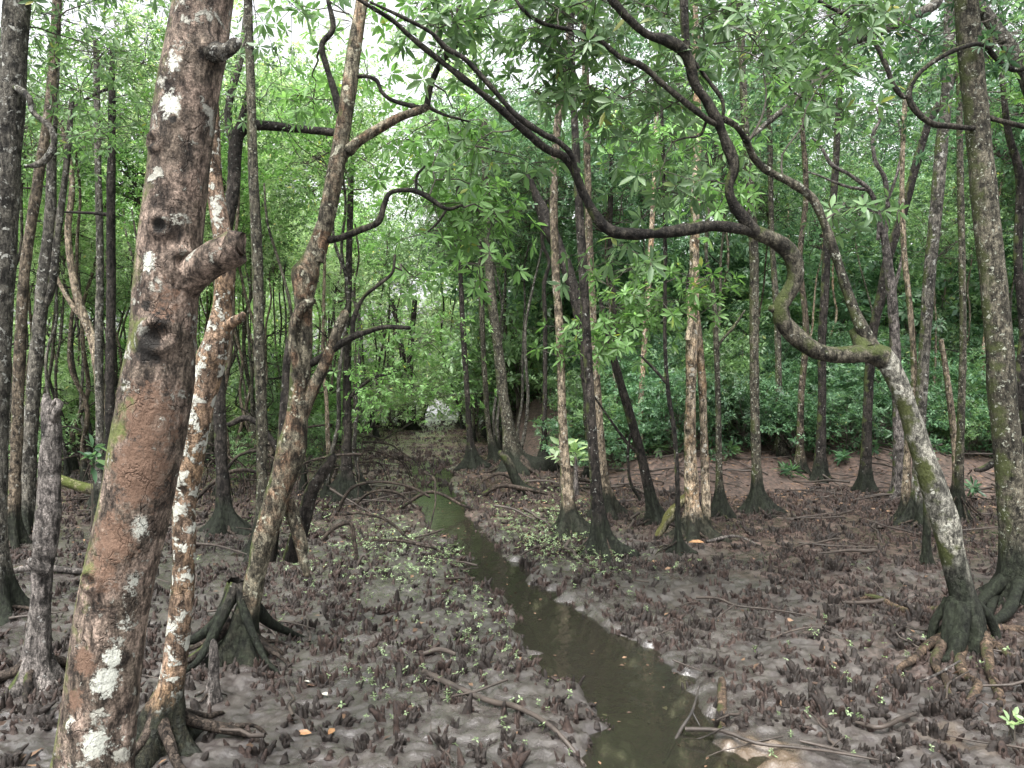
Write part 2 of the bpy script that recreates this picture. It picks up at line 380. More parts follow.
# mud
def mud_mat():
    m, nt, nd, ln = nodes('wet_mud')
    geo = N(nt, 'ShaderNodeNewGeometry'); pos = geo.outputs['Position']
    n1 = noise(nt, pos, 1.3, 5, .6); n2 = noise(nt, pos, 11, 6, .7); n3 = noise(nt, pos, 60, 5, .7); n4 = noise(nt, pos, .55, 3, .5)
    col = mix(nt, ramp(nt, n1, [(.35, 0.), (.65, 1.)]), (.030, .0265, .024), (.066, .058, .052))
    col = mix(nt, ramp(nt, n2, [(.42, .75), (.56, 0.)]), col, (.026, .020, .019))
    at = N(nt, 'ShaderNodeAttribute', attribute_name='bank')
    bc = mix(nt, ramp(nt, n2, [(.4, 0.), (.62, 1.)]), (.028, .022, .018), (.105, .078, .058))
    bf = math_(nt, 'ADD', at.outputs['Fac'], math_(nt, 'MULTIPLY', math_(nt, 'SUBTRACT', n1, .5), .9))
    col = mix(nt, ramp(nt, bf, [(.35, 0.), (.7, 1.)]), col, bc)
    fl = N(nt, 'ShaderNodeAttribute', attribute_name='floor'); ff = math_(nt, 'ADD', fl.outputs['Fac'], math_(nt, 'MULTIPLY', math_(nt, 'SUBTRACT', noise(nt, pos, 2.2, 5), .5), 1.2))
    col = mix(nt, ramp(nt, ff, [(.4, 0.), (.8, .75)]), col, mix(nt, ramp(nt, n2, [(.42, 0.), (.6, 1.)]), (.022, .014, .011), (.092, .057, .045)))
    si = N(nt, 'ShaderNodeAttribute', attribute_name='silt')
    sf = math_(nt, 'ADD', si.outputs['Fac'], math_(nt, 'MULTIPLY', math_(nt, 'SUBTRACT', noise(nt, pos, 3.5, 4), .5), .8))
    col = mix(nt, ramp(nt, sf, [(.45, 0.), (.7, .9)]), col, (.085, .062, .042))
    pr = N(nt, 'ShaderNodeBsdfPrincipled'); ln.new(col, pr.inputs['Base Color'])
    wetm = math_(nt, 'ADD', math_(nt, 'MULTIPLY', n4, .6), math_(nt, 'MULTIPLY', n2, .4))
    rg = ramp(nt, wetm, [(.42, .16), (.50, .34), (.60, .6)])
    rg2 = mix(nt, ramp(nt, bf, [(.35, 0.), (.7, 1.)]), rg, (.8, .8, .8))
    ct = ramp(nt, math_(nt, 'ADD', math_(nt, 'ADD', wetm, math_(nt, 'MULTIPLY', sf, .25)), math_(nt, 'MULTIPLY', bf, .3)), [(.48, 1.), (.66, .25)]); ln.new(ct, pr.inputs['Coat Weight']); pr.inputs['Coat Roughness'].default_value = .05; pr.inputs['Coat IOR'].default_value = 1.45
    b2 = N(nt, 'ShaderNodeBump'); b2.inputs['Strength'].default_value = .6; b2.inputs['Distance'].default_value = .02; ln.new(n2, b2.inputs['Height']); ln.new(b2.outputs[0], pr.inputs['Coat Normal'])
    ln.new(rg2, pr.inputs['Roughness']); pr.inputs['Specular IOR Level'].default_value = .5
    b = N(nt, 'ShaderNodeBump'); b.inputs['Strength'].default_value = .85; b.inputs['Distance'].default_value = .02
    ln.new(math_(nt, 'ADD', n2, math_(nt, 'MULTIPLY', n3, .35)), b.inputs['Height']); ln.new(b.outputs[0], pr.inputs['Normal'])
    out = N(nt, 'ShaderNodeOutputMaterial'); ln.new(pr.outputs[0], out.inputs[0]); return m
def water_mat():
    m, nt, nd, ln = nodes('creek_water')
    geo = N(nt, 'ShaderNodeNewGeometry'); pos = geo.outputs['Position']
    b = N(nt, 'ShaderNodeBump'); b.inputs['Strength'].default_value = .22; b.inputs['Distance'].default_value = .03
    ln.new(noise(nt, pos, 7, 3, .5), b.inputs['Height'])
    fr = N(nt, 'ShaderNodeFresnel'); fr.inputs[0].default_value = 1.45; ln.new(b.outputs[0], fr.inputs['Normal'])
    tr = N(nt, 'ShaderNodeBsdfTransparent'); tr.inputs[0].default_value = (.62, .62, .48, 1)
    df = N(nt, 'ShaderNodeBsdfDiffuse'); df.inputs[0].default_value = (.026, .025, .020, 1)
    m0 = N(nt, 'ShaderNodeMixShader'); m0.inputs[0].default_value = .40; ln.new(tr.outputs[0], m0.inputs[1]); ln.new(df.outputs[0], m0.inputs[2])
    gl = N(nt, 'ShaderNodeBsdfGlossy'); gl.inputs['Roughness'].default_value = .025; ln.new(b.outputs[0], gl.inputs['Normal'])
    mx = N(nt, 'ShaderNodeMixShader'); ln.new(math_(nt, 'MULTIPLY', fr.outputs[0], 1.0), mx.inputs[0]); ln.new(m0.outputs[0], mx.inputs[1]); ln.new(gl.outputs[0], mx.inputs[2])
    out = N(nt, 'ShaderNodeOutputMaterial'); ln.new(mx.outputs[0], out.inputs[0]); return m

# ------------------------------------------------------------------ ground, creek
def build_ground():
    def axis(lo, c0, c1, hi, fine, n_out):
        mid = np.arange(c0, c1, fine)
        g = np.linspace(0, 1, n_out)[1:] ** 2.2
        return np.concatenate([(c0 - g * (c0 - lo))[::-1], mid, c1 + g * (hi - c1)])
    xs = axis(-95, -4.6, 4.6, 95, .022, 150)
    # rows get wider apart with distance
    ys = [3.4]
    while ys[-1] < 40: ys.append(ys[-1] + max(.020, .0048 * ys[-1] - .0))
    ys = np.concatenate([np.linspace(-60, -14, 24), np.linspace(-12, 3.2, 60), np.array(ys), 40 + np.linspace(0.02, 1, 60) ** 2 * 60])
    X, Y = np.meshgrid(xs, ys); x = X.ravel(); y = Y.ravel()
    z = ground_xy(x, y)
    far = sstep(45, 90, np.hypot(x, y)); z = z * (1 - far) + far * np.clip(z, 0, 6)
    nx, ny = len(xs), len(ys)
    i = np.arange(ny - 1)[:, None] * nx; j = np.arange(nx - 1)[None, :]
    Q = np.stack([i + j, i + j + 1, i + nx + j + 1, i + nx + j], 2).reshape(-1, 4)
    bank = sstep(-1.2, .8, y - bank_line(x))
    silt = np.exp(-(((x - 1.42) / .30) ** 2 + ((y - 4.4) / .40) ** 2)) + .55 * np.exp(-(((x - 2.6) / .7) ** 2 + ((y - 4.6) / .5) ** 2)) + .5 * np.exp(-(((x - .62) / .2) ** 2 + ((y - 5.2) / .3) ** 2))
    me = mkmesh('mud_ground', np.stack([x, y, z], 1), Q, True, {'bank': bank, 'silt': silt, 'floor': np.clip(sstep(8, 13, y) * .8 + .55 * sstep(1.2, 3.2, x) * sstep(3.5, 6, y), 0, 1)})
    tag(link('mud_ground', me, mud_mat()), 'wet grey-brown mangrove mud with a brown leaf-strewn bank', kind='structure')
    # water sheet along the channel
    yy = np.arange(-6, 23, .25); l = np.interp(yy, CY, CL) - .45; r = np.interp(yy, CY, CR) + .45
    V = np.stack([np.stack([l, yy, 0 * l + WATER_Z], 1), np.stack([r, yy, 0 * l + WATER_Z], 1)], 1).reshape(-1, 3)
    k = np.arange(len(yy) - 1)[:, None] * 2; Q = k + np.array([[0, 1, 3, 2]])
    tag(link('creek_water', mkmesh('creek_water', V, Q), water_mat()), 'shallow murky creek winding through the mud', kind='structure')
build_ground()
print('ground', time.time() - T0)

# ------------------------------------------------------------------ trees
def px_path(pts, d):
    out, rad = [], []
    for p in pts:
        dd = d + (p[3] if len(p) > 3 else 0)
        out.append(P(p[0], p[1], dd)); rad.append(p[2] / 2 * dd / F)
    return np.array(out), np.array(rad)
def curvy(a, b, n=5, wob=.12, g=None, sag=0.0):
    g = g or rng
    a = np.asarray(a, float); b = np.asarray(b, float); L = np.linalg.norm(b - a)
    t = np.linspace(0, 1, n)[:, None]; p = a + (b - a) * t
    off = g.normal(0, wob * L / math.sqrt(n), (n, 3)); off[0] = 0; off[-1] = 0
    p = p + off; p[:, 2] -= sag * L * np.sin(t[:, 0] * np.pi)
    return p

class Tree:
    count = 0
    def __init__(s, name, label, cat, base, bark, group=None, crownmat='mid'):
        Tree.count += 1
        s.seed = Tree.count * 13; s.g = np.random.default_rng(s.seed)
        s.base = np.array(base, float); s.base[2] = gz(base[0], base[1])
        s.root = empty(name, s.base, label, cat, group); s.bark = bark; s.leaf = crownmat
        s.skel = []; s.crown = MB(); s.twigs = MB()
    def part(s, name, V, Q, T, mat, attrs=None):
        me = mkmesh(name, V - s.base, [Q, T], True, attrs); return link(name, me, mat, s.root)
    def trunk(s, pts, rad, sides=12, flare=(1.1, .22, 5), rough=.10, name='trunk', mat=None, knots=(), lump=.05, step=None, spots=None, foot=True, parent=None):
        pts = np.array(pts); rad = np.array(rad)
        if foot:
            b = pts[0].copy(); b[2] = s.base[2] - .12
            if pts[0][2] - b[2] > .05: pts = np.vstack([b, pts]); rad = np.concatenate([[rad[0]], rad])
            else: pts[0] = b
        V, Q, T, c, r = tube(pts, rad, sides, step or max(rad.mean() * .55, .02), rough, 2.2, s.seed, flare, knots, True, lump, s.base[2])
        s.skel.append(c)
        at = None
        if spots is not None:
            at = {k: np.zeros(len(V)) for k in ('pale', 'char', 'rust')}
            for kind, p, rr, st in spots:
                q = (V - np.asarray(p)); q[:, 2] *= .72
                at[kind] = np.maximum(at[kind], st * np.exp(-(np.linalg.norm(q, axis=1) / rr) ** 2 * .9))
        return s.part(name, V, Q, T, mat or BARK[s.bark], at)
    def branch(s, pts, rad, sides=8, rough=.08, mat=None, name='branch', lump=.10, wig=0.0):
        pts = np.array(pts, float)
        V, Q, T, c, r = tube(pts, rad, sides, max(np.mean(rad) * .8, .012), rough, 2.2, s.seed + len(s.skel), None, (), True, lump)
        s.skel.append(c)
        return s.part(name, V, Q, T, mat or BARK[s.bark])
    def roots(s, n, start_h=.15, reach=.5, r=.035, mat=None, a0=None, name='root', flat=.0, r0=None, arch=0.0):
        mat = mat or BARK['root']
        for k in range(n):
            a = (a0 if a0 is not None else s.g.uniform(0, 6.28)) + k * 2 * np.pi / n + s.g.uniform(-.35, .35)
            L = reach * s.g.uniform(.65, 1.25); rr = r * s.g.uniform(.7, 1.2)
            pp = []; m = 7; aa = a
            x, y = s.base[0], s.base[1]
            rb = r0 or r
            for i in range(m):
                t = i / (m - 1); aa += s.g.uniform(-.28, .28)
                qx = x + math.cos(aa) * (rb * .3 + L * t) if i == 0 else px_ + math.cos(aa) * L / (m - 1)
                qy = y + math.sin(aa) * (rb * .3 + L * t) if i == 0 else py_ + math.sin(aa) * L / (m - 1)
                px_, py_ = qx, qy
                h = start_h * (1 - t) ** 2.2 + arch * 4 * t * (1 - t) + .012 - .06 * (t > .95)
                pp.append((qx, qy, gz(qx, qy) + h))
            V, Q, T, c, _ = tube(pp, rr * np.linspace(1.2, .35, m), 7, max(rr * .8, .02), .12, 2.2, s.seed + k, None, (), True, .2)
            s.part(name, V, Q, T, mat)
    def clump(s, center, radii, nros, L=.11, W=.34, k=8, hi=True, sub=10, twig_r=.004, limb=True, up=.6, spread=(45, 100)):
        g = s.g; center = np.asarray(center, float); radii = np.asarray(radii, float)
        ns = max(1, nros // sub)
        d = g.normal(0, 1, (ns, 3)); d /= np.linalg.norm(d, axis=1)[:, None]
        sc = center + d * radii * (g.uniform(.1, 1, (ns, 1)) ** .45)
        S = np.concatenate(s.skel) if s.skel else None
        rs = np.linalg.norm(radii) / math.sqrt(3) * .30 + .08
        idx = np.repeat(np.arange(ns), sub)
        C = sc[idx] + g.normal(0, 1, (len(idx), 3)) * np.array([rs, rs, rs * .55])
        U = (C - sc[idx]) / rs * .8 + g.normal(0, .35, C.shape); U[:, 2] += up
        V, T = rosettes(C, U, k, L, W, hi, spread=spread, g=g); s.crown.add(V, T=T)
        V, Q = prisms(sc[idx] + (C - sc[idx]) * .1, C, np.full(len(C), twig_r), np.full(len(C), twig_r * .6)); s.twigs.add(V, Q)
        if limb and S is not None:
            near = [np.linalg.norm(S - q, axis=1).min() for q in sc]
            for q in sc[np.argsort(near)]:
                dd = np.linalg.norm(S - q, axis=1) + np.clip(S[:, 2] - q[2], 0, None) * .5
                a = S[int(np.argmin(dd))]; Ld = np.linalg.norm(a - q)
                pp = curvy(a, q, 6, .07, g, -.05)
                V, Q, T, c, _ = tube(pp, np.linspace(min(.006 + .004 * Ld, .018), twig_r * .8, 6), 5, .08, .05, 2, s.seed, None, (), False)
                s.twigs.add(V, Q); S = np.vstack([S, c])
    def clump_px(s, cx, cy, rx, ry, d, n, dd=.7, **kw):
        c = P(cx, cy, d); s.clump(c, (rx / F * d, dd, ry / F * d), n, **kw)
    def finish(s, leafmat=None):
        if s.crown.n:
            cr = link('crown', s.crown.mesh('crown', s.base, False), LEAF[leafmat or s.leaf], s.root)
            link('twigs', s.twigs.mesh('twigs', s.base), BARK['twig'], cr)
        return s.root

def px_tree(name, label, pts, d, bark='brown', cat='tree', group=None, leaf='mid', flare=(1.3, .2, 5), roots=(5, .12, .45, .022), crown='auto', branches=(), sides=10, lump=.06, cz=None, crn=220, crr=1.3, rough=.10, stub=False):
    pts = list(pts)
    p, r = px_path(pts, d); r = r * (.90 if d > 7.2 else 1)
    t = Tree(name, label, cat, p[0], bark, group, leaf)
    t.trunk(p, r, max(sides, 22 if d < 13 else 14), flare, rough, lump=lump)
    for b in branches:
        bark_b = None
        if isinstance(b, dict): bark_b = BARK[b['bark']]; b = b['pts']
        bp, br = px_path(b, d); t.branch(bp, br, mat=bark_b)
    if roots: t.roots(*roots, r0=r[0])
    if crown == 'auto':
        top = p[-1]
        far = d > 13
        c = top + np.array([t.g.uniform(-.3, .3), t.g.uniform(0, .6), .5])
        t.clump(c, (crr, crr, crr * .8), crn, L=.115 if not far else .13, k=8 if not far else 6, hi=d < 8, sub=11)
    elif crown:
        for c in crown: t.clump_px(*c[:7], **(c[7] if len(c) > 7 else {}))
    return t

GR_SLIM = 'mangrove trees along the creek'
# ---- big blotched trunk, nearest
d = 3.5
hp = [(88, 850, 74), (96, 768, 68), (109, 640, 66), (120, 575, 66), (134, 512, 66), (148, 440, 68), (158, 384, 68), (164, 330, 62), (168, 256, 60), (176, 190, 60), (183, 128, 61), (190, 80, 60), (197, 45, 60), (203, 0, 57), (212, -80, 52), (225, -200, 46), (236, -320, 38)]
p, r = px_path(hp, d)
t = Tree('mangrove_tree', 'thick rust and grey blotched trunk with white lichen patches and a broken side stub', 'tree', p[0], 'hero')
def on(px, py, off=0.13): return P(px, py, d - off)
knots = [(on(152, 140), .05, .022), (on(160, 226), .055, .02), (on(151, 305), .03, -.012), (on(158, 335), .085, .03), (on(118, 553), .05, .012), (on(94, 580), .055, .030),
         (on(215, 45), .07, .035), (on(128, 663), .055, .022), (on(76, 728), .04, .02), (on(173, 120), .03, .010), (on(184, 262, .1), .07, .03)]
sp = [('pale', on(171, 105), .045, 1.15), ('pale', on(174, 63), .035, 1.0), ('pale', on(160, 424), .028, 2.0), ('pale', on(149, 262), .035, 1.1), ('pale', on(112, 658), .035, 1.4), ('pale', on(106, 680), .05, 1.3),
      ('pale', on(95, 742), .05, 1.5), ('pale', on(74, 724), .03, 1.5), ('pale', on(139, 530), .05, .95), ('pale', on(135, 590), .055, 1.0), ('pale', on(128, 630), .05, 1.0), ('pale', on(118, 745), .05, 1.1), ('pale', on(165, 480, .1), .04, 1.0), ('pale', on(178, 420, .1), .03, 1.2),
      ('pale', on(147, 336), .03, .8), ('pale', on(142, 466), .02, 1.1),
      ('char', on(160, 226), .035, 1.3), ('char', on(162, 318), .06, 1.1), ('char', on(150, 348), .075, 1.15), ('char', on(146, 305), .02, 1.6), ('char', on(173, 120), .018, 1.6), ('char', on(152, 143), .03, .9), ('char', on(115, 555), .02, 1.3),
      ('char', on(94, 580), .035, 1.2), ('char', on(125, 668), .045, 1.0), ('char', on(72, 730), .03, 1.1), ('char', on(205, 55), .05, 1.0), ('char', on(95, 620), .06, .7),
      ('rust', on(150, 420), .13, 1.1), ('rust', on(140, 470), .13, 1.2), ('rust', on(115, 540), .10, 1.2), ('rust', on(88, 660), .05, 1.6), ('rust', on(78, 700), .05, 1.3), ('rust', on(105, 570), .1, .9), ('rust', on(165, 300), .1, .7)]
t.trunk(p, r, 44, (.5, .3, 5), .055, knots=knots, lump=.035, step=.014, spots=sp)
bp, br = px_path([(178, 285, 46), (196, 272, 38, -.05), (212, 260, 36, -.08), (228, 252, 33, -.10), (238, 246, 32, -.10), (241, 245, 24, -.10), (236, 248, 14, -.1)], d)
o = t.part('broken_branch', *tube(bp, br, 20, .012, .12, 2.2, 5, None, (), True, .12)[:3], BARK['hero'])
bp, br = px_path([(205, 50, 26, -.06), (218, 52, 19, -.09), (228, 50, 14, -.1), (236, 43, 13, -.1), (239, 41, 8, -.1)], d)
t.part('branch_stub', *tube(bp, br, 14, .012, .15, 2.2, 6, None, (), True, .12)[:3], BARK['grey'])
t.roots(6, .3, .7, .05)
t.clump(P(236, -330, 3.6), (.9, .9, .5), 80, L=.12, hi=False)
t.finish('mid')

# ---- white-lichen trunk beside it
d = 4.5
t = px_tree('mangrove_tree', 'slim trunk with bright white lichen flecks close behind the thick blotched trunk', [(160, 748, 44), (165, 715, 32), (173, 675, 24), (181, 610, 22), (184, 560, 21), (184, 512, 23), (188, 470, 28), (196, 420, 28), (208, 370, 29), (218, 335, 24), (223, 300, 19), (226, 260, 19), (220, 220, 17), (214, 180, 16), (213, 140, 14), (210, 60, 12), (204, -60, 10)], d, 'white',
            flare=(.9, .14, 5), roots=(7, .22, .5, .035), crown=None, sides=20, lump=.10,
            branches=[[(222, 330, 14), (233, 322, 11, -.05), (241, 318, 9, -.08), (243, 314, 6, -.1)]])
t.clump_px(200, -90, 120, 60, 4.9, 90, hi=False); t.finish()
# ---- broken stump, left
d = dist(688)
t = px_tree('broken_stump', 'grey broken trunk stump with a jagged hooked top, green at its foot', [(36, 688, 30), (37, 655, 24), (40, 610, 21), (44, 560, 20), (48, 512, 21), (50, 470, 19), (52, 435, 17), (50, 415, 15), (47, 402, 10), (45, 394, 3)], d, 'dead', cat='stump',
            flare=(.9, .12, 5), roots=(7, .16, .5, .035), crown=None, sides=18, lump=.12, rough=.16, branches=[[(51, 425, 12), (56, 412, 8, -.05), (60, 404, 7, -.05), (56, 400, 5, -.05), (52, 405, 3, -.05)], [(45, 570, 14, -.05), (36, 566, 10, -.1), (30, 560, 8, -.12)]])
t.finish()
# ---- left edge trunk
t = px_tree('mangrove_tree', 'dark speckled trunk cut by the left edge of the view', [(-8, 616, 34), (-7, 520, 24), (-4, 400, 24), (0, 300, 25), (5, 200, 25), (11, 100, 25), (17, 0, 24), (26, -140, 20)], 7.0, 'grey', sides=18, crown=[(40, -30, 120, 70, 7.2, 160), (70, 60, 70, 40, 7.6, 60)],
            branches=[[(12, 85, 8), (28, 96, 6, -.3), (33, 112, 5, -.3), (49, 126, 6, -.3), (54, 142, 6, -.3), (47, 158, 7, -.3), (36, 165, 6, -.3), (26, 166, 3, -.3)]])
t.finish()
# ---- left background stems
t = px_tree('mangrove_tree', 'brown slim trunk just right of the left edge trunk, leaning right at the top', [(12, 545, 16), (14, 500, 12), (17, 430, 12), (20, 350, 12), (25, 270, 11), (38, 180, 11), (50, 100, 10), (57, 0, 9), (60, -80, 8)], dist(545), 'brown', leaf='mid', crn=160)
t.clump_px(60, 90, 60, 60, 10.2, 60, dd=.8, hi=False); t.finish()
t = px_tree('mangrove_tree', 'grey trunk rising in a forked lean behind the broken stump', [(24, 540, 22), (27, 480, 17), (31, 420, 15), (37, 350, 14), (44, 280, 14), (50, 220, 12), (52, 150, 9), (56, 60, 8), (60, -60, 7)], dist(532), 'grey', branches=[[(40, 315, 8), (52, 285, 8), (58, 230, 7), (66, 170, 6), (72, 100, 5)]], crn=140)
t.finish()
t = px_tree('mangrove_tree', 'straight dark pole trunk with a leafy head left of the thick blotched trunk', [(112, 520, 18), (110, 450, 11), (110, 400, 10), (111, 300, 10), (111, 200, 9), (112, 120, 8), (112, 48, 5)], dist(515), 'dark',
            crown=[(112, 50, 70, 40, 11.4, 120, .9, dict(hi=True)), (70, 120, 60, 40, 11, 50, .8), (135, 130, 50, 50, 12, 50)], leaf='bright',
            branches=[[(111, 88, 4), (100, 92, 3), (85, 100, 3), (68, 112, 2), (58, 130, 2)], [(111, 215, 4), (90, 213, 3), (62, 212, 2)]])
t.finish()
t = px_tree('mangrove_tree', 'thin grey trunk standing next to the straight dark pole trunk', [(101, 508, 14), (100, 430, 9), (99, 350, 9), (100, 260, 8), (98, 160, 7), (96, 40, 6)], dist(508), 'grey', crn=120); t.finish()
t = px_tree('mangrove_tree', 'tan crooked trunk bending right towards the dark pole trunk', [(104, 500, 16), (103, 430, 11), (100, 390, 10), (94, 345, 10), (80, 305, 9), (72, 270, 8), (68, 230, 7), (72, 180, 6), (60, 120, 5)], dist(498), 'tan', crn=120, branches=[[(88, 325, 6), (72, 305, 5), (58, 280, 4), (54, 262, 3)]]); t.finish()
# dark tree with horizontal arm
t = px_tree('mangrove_tree', 'dark trunk with a sharp elbow and a long level arm reaching right', [(226, 535, 26), (224, 500, 15), (221, 450, 13), (219, 390, 13), (218, 330, 12), (221, 270, 12), (226, 232, 13), (233, 190, 15), (235, 155, 15), (238, 134, 14), (250, 126, 12), (270, 126, 10), (300, 129, 9), (330, 132, 9), (346, 135, 7)], dist(532), 'dark',
            crown=[(260, 80, 60, 45, 10.4, 60), (225, 60, 30, 50, 10.8, 50)], branches=[{'bark': 'grey', 'pts': [(236, 150, 9), (228, 120, 8), (232, 90, 8), (240, 60, 8), (246, 20, 7), (250, -40, 6)]}, [(240, 128, 9), (246, 100, 5), (252, 70, 5), (250, 30, 4)]], lump=.1)
t.finish()
t = px_tree('mangrove_tree', 'straight grey-green trunk between the elbowed dark trunk and the knobbly double trunk', [(262, 560, 20), (262, 500, 12), (262, 430, 12), (259, 340, 12), (257, 250, 12), (253, 170, 11), (251, 90, 10), (248, 0, 9), (247, -80, 8)], dist(556), 'olive', crn=160, leaf='mid'); t.finish()
# ---- knobbly double trunk
d = dist(655)
t = px_tree('mangrove_tree', 'knobbly double trunk with tan patches, twisted burls and two dark arms', [(238, 658, 36), (242, 630, 24), (252, 590, 24), (262, 545, 27), (276, 500, 27), (290, 455, 28), (298, 410, 26), (300, 380, 24), (303, 340, 22), (304, 300, 20), (306, 272, 24), (310, 262, 19), (319, 232, 13), (331, 200, 12), (338, 165, 12), (347, 152, 13)], d, 'knobbly', sides=20, crown=None,
            flare=(.8, .2, 5), roots=(5, .26, .55, .03), lump=.24, rough=.17,
            branches=[[(347, 152, 13), (360, 140, 11), (380, 128, 10), (400, 117, 9), (420, 110, 9), (428, 106, 8)],
                      {'bark': 'limb', 'pts': [(427, 107, 7), (430, 88, 6), (437, 70, 6), (448, 52, 7), (459, 40, 6), (458, 15, 5), (462, -20, 4)]},
                      {'bark': 'limb', 'pts': [(427, 109, 5), (412, 106, 5), (392, 100, 4), (382, 92, 4), (376, 80, 4), (362, 76, 4), (350, 78, 5)]},
                      {'bark': 'limb', 'pts': [(428, 107, 4), (445, 115, 3), (470, 122, 2)]},
                      [(318, 262, 14), (325, 225, 16), (334, 180, 17), (342, 135, 18), (349, 90, 16), (354, 50, 15), (362, 0, 14), (372, -80, 12)],
                      {'bark': 'limb', 'pts': [(340, 112, 9), (334, 90, 7), (327, 68, 6), (322, 45, 6), (333, 28, 6), (328, 0, 4)]},
                      {'bark': 'limb', 'pts': [(324, 240, 9), (340, 238, 7), (360, 230, 7), (378, 222, 7), (384, 205, 6), (390, 193, 5), (405, 190, 5), (418, 192, 5), (432, 200, 5), (447, 209, 4), (462, 205, 3)]},
                      {'bark': 'limb', 'pts': [(447, 209, 3), (438, 222, 3), (428, 232, 2)]},
                      {'bark': 'limb', 'pts': [(416, 191, 3), (417, 176, 3), (425, 166, 2)]},
                      [(296, 430, 15), (310, 395, 14), (324, 365, 13), (336, 335, 11), (345, 312, 9)],
                      {'bark': 'limb', 'pts': [(309, 364, 9), (322, 357, 8), (335, 347, 9), (352, 337, 7), (366, 332, 6), (385, 327, 5), (410, 328, 4)]},
                      {'bark': 'limb', 'pts': [(352, 337, 5), (354, 318, 5), (363, 298, 4), (378, 285, 4), (392, 273, 3), (395, 255, 3)]},
                      [(312, 300, 10), (300, 310, 10, -.1), (292, 335, 9, -.1), (296, 362, 9, -.1), (303, 385, 8, -.05)],
                      [(288, 500, 15, .1), (300, 540, 13, .1), (303, 560, 9, .1), (307, 575, 7, .1)],
                      {'bark': 'dark', 'pts': [(290, 560, 16, .3), (302, 525, 16, .3), (312, 490, 14, .3), (325, 470, 12, .3), (333, 456, 9, .3)]},
                      {'bark': 'dark', 'pts': [(268, 560, 16, .35), (276, 500, 15, .35), (284, 430, 12, .35), (288, 360, 10, .35), (293, 330, 8, .35)]}])
t.clump_px(445, 185, 55, 42, 7.2, 70, dd=.6, L=.13); t.clump_px(475, 240, 45, 40, 7.4, 60, dd=.6, L=.13); t.clump_px(420, 120, 60, 30, 7, 40, dd=.5, L=.12); t.clump_px(330, 30, 60, 50, 6.6, 34, L=.12); t.clump_px(300, 60, 50, 40, 7.4, 30, L=.12); t.clump_px(440, 20, 60, 30, 7.6, 30, L=.12)
t.clump_px(370, 285, 50, 25, 6.6, 14, dd=.4); t.clump_px(400, -60, 110, 30, 6.6, 30)
t.roots(4, .55, .6, .05, mat=BARK['dark'], a0=2.6); t.finish('bright')

# ---- centre trees
t = px_tree('mangrove_tree', 'tan straight trunk, left one of the close central pair', [(571, 535, 24), (568, 500, 14), (563, 430, 10), (560, 340, 9), (555, 256, 9), (554, 180, 9), (560, 100, 9), (569, 40, 8), (575, -40, 7)], dist(533), 'tan', flare=(1.5, .18, 5), crn=190); t.finish()
t = px_tree('mangrove_tree', 'near-black straight trunk with a broad flared foot in the centre', [(603, 555, 24), (600, 530, 17), (596, 490, 13), (592, 430, 11), (588, 360, 10), (583, 270, 10), (578, 190, 9), (574, 110, 8), (571, 30, 7), (568, -60, 6)], dist(555), 'dark', flare=(1.7, .20, 6), crn=200, sides=14, roots=(7, .2, .45, .025)); t.finish()
t = px_tree('mangrove_tree', 'pale grey trunk right behind the near-black central trunk', [(606, 520, 20), (602, 470, 12), (598, 420, 11), (594, 350, 10), (590, 270, 9), (588, 200, 8), (586, 100, 8), (584, 0, 7)], dist(515), 'tan', crn=200); t.finish('mid')
t = px_tree('mangrove_tree', 'black leaning trunk with white specks, slanting up left under bright leaves', [(657, 525, 16), (650, 495, 11), (641, 455, 10), (630, 415, 10), (621, 385, 9), (612, 352, 8), (606, 322, 6), (600, 300, 4)], dist(524), 'dark', leaf='bright',
            crown=[(590, 335, 45, 30, 10.6, 70, .6, dict(L=.15, hi=True, k=7)), (645, 318, 40, 22, 10.6, 50, .6, dict(L=.15, hi=True, k=7)), (620, 290, 60, 30, 10.9, 50, .6, dict(L=.14, hi=True, k=7))],
            branches=[[(640, 455, 3), (625, 440, 3), (600, 405, 2), (580, 375, 2)], [(633, 425, 3), (628, 450, 3), (630, 480, 3), (640, 500, 3)]]); t.finish()
t = px_tree('sapling', 'thin dark sapling with wiry stem between the leaning black trunk and the pale double trunk', [(679, 555, 10), (678, 530, 6), (677, 470, 5), (674, 430, 5), (668, 390, 5), (665, 340, 4), (665, 250, 4), (663, 150, 4), (660, 70, 3)], dist(553), 'dark', flare=(2.2, .1, 5), roots=(7, .14, .3, .014), leaf='bright',
            crown=[(675, 180, 70, 50, 9.2, 80, .6, dict(L=.14)), (700, 300, 45, 30, 9.2, 30, .5, dict(L=.14)), (655, 110, 60, 40, 9, 60, .5)], branches=[[(668, 385, 3), (655, 370, 3), (640, 355, 2)]]); t.finish()
t = px_tree('mangrove_tree', 'pale cream double trunk with peeling bark right of centre', [(694, 540, 26), (692, 500, 15), (690, 440, 13), (691, 380, 12), (692, 330, 12), (694, 280, 11), (695, 220, 10), (697, 150, 9), (696, 60, 8), (694, -40, 7)], dist(538), 'pale', sides=14, lump=.16, crn=180,
            branches=[[(706, 535, 13, .15), (706, 500, 9, .15), (704, 440, 8, .15), (702, 380, 8, .1), (698, 330, 7, .05), (694, 300, 6)], [(688, 340, 7, -.06), (696, 290, 7, -.08), (693, 240, 5, -.06)]]); t.finish()
t = px_tree('mangrove_tree', 'slim olive stem with one crooked fork, right of the pale double trunk', [(720, 520, 14), (719, 470, 7), (718, 400, 6), (716, 340, 6), (713, 290, 5), (706, 250, 4), (712, 180, 4)], dist(518), 'olive', crown=[(720, 150, 60, 60, 12, 90, .9, dict(hi=False)), (700, 60, 60, 50, 12, 90, .9, dict(hi=False))],
            branches=[[(716, 350, 4), (722, 340, 3), (735, 325, 3), (745, 310, 2)]]); t.finish()
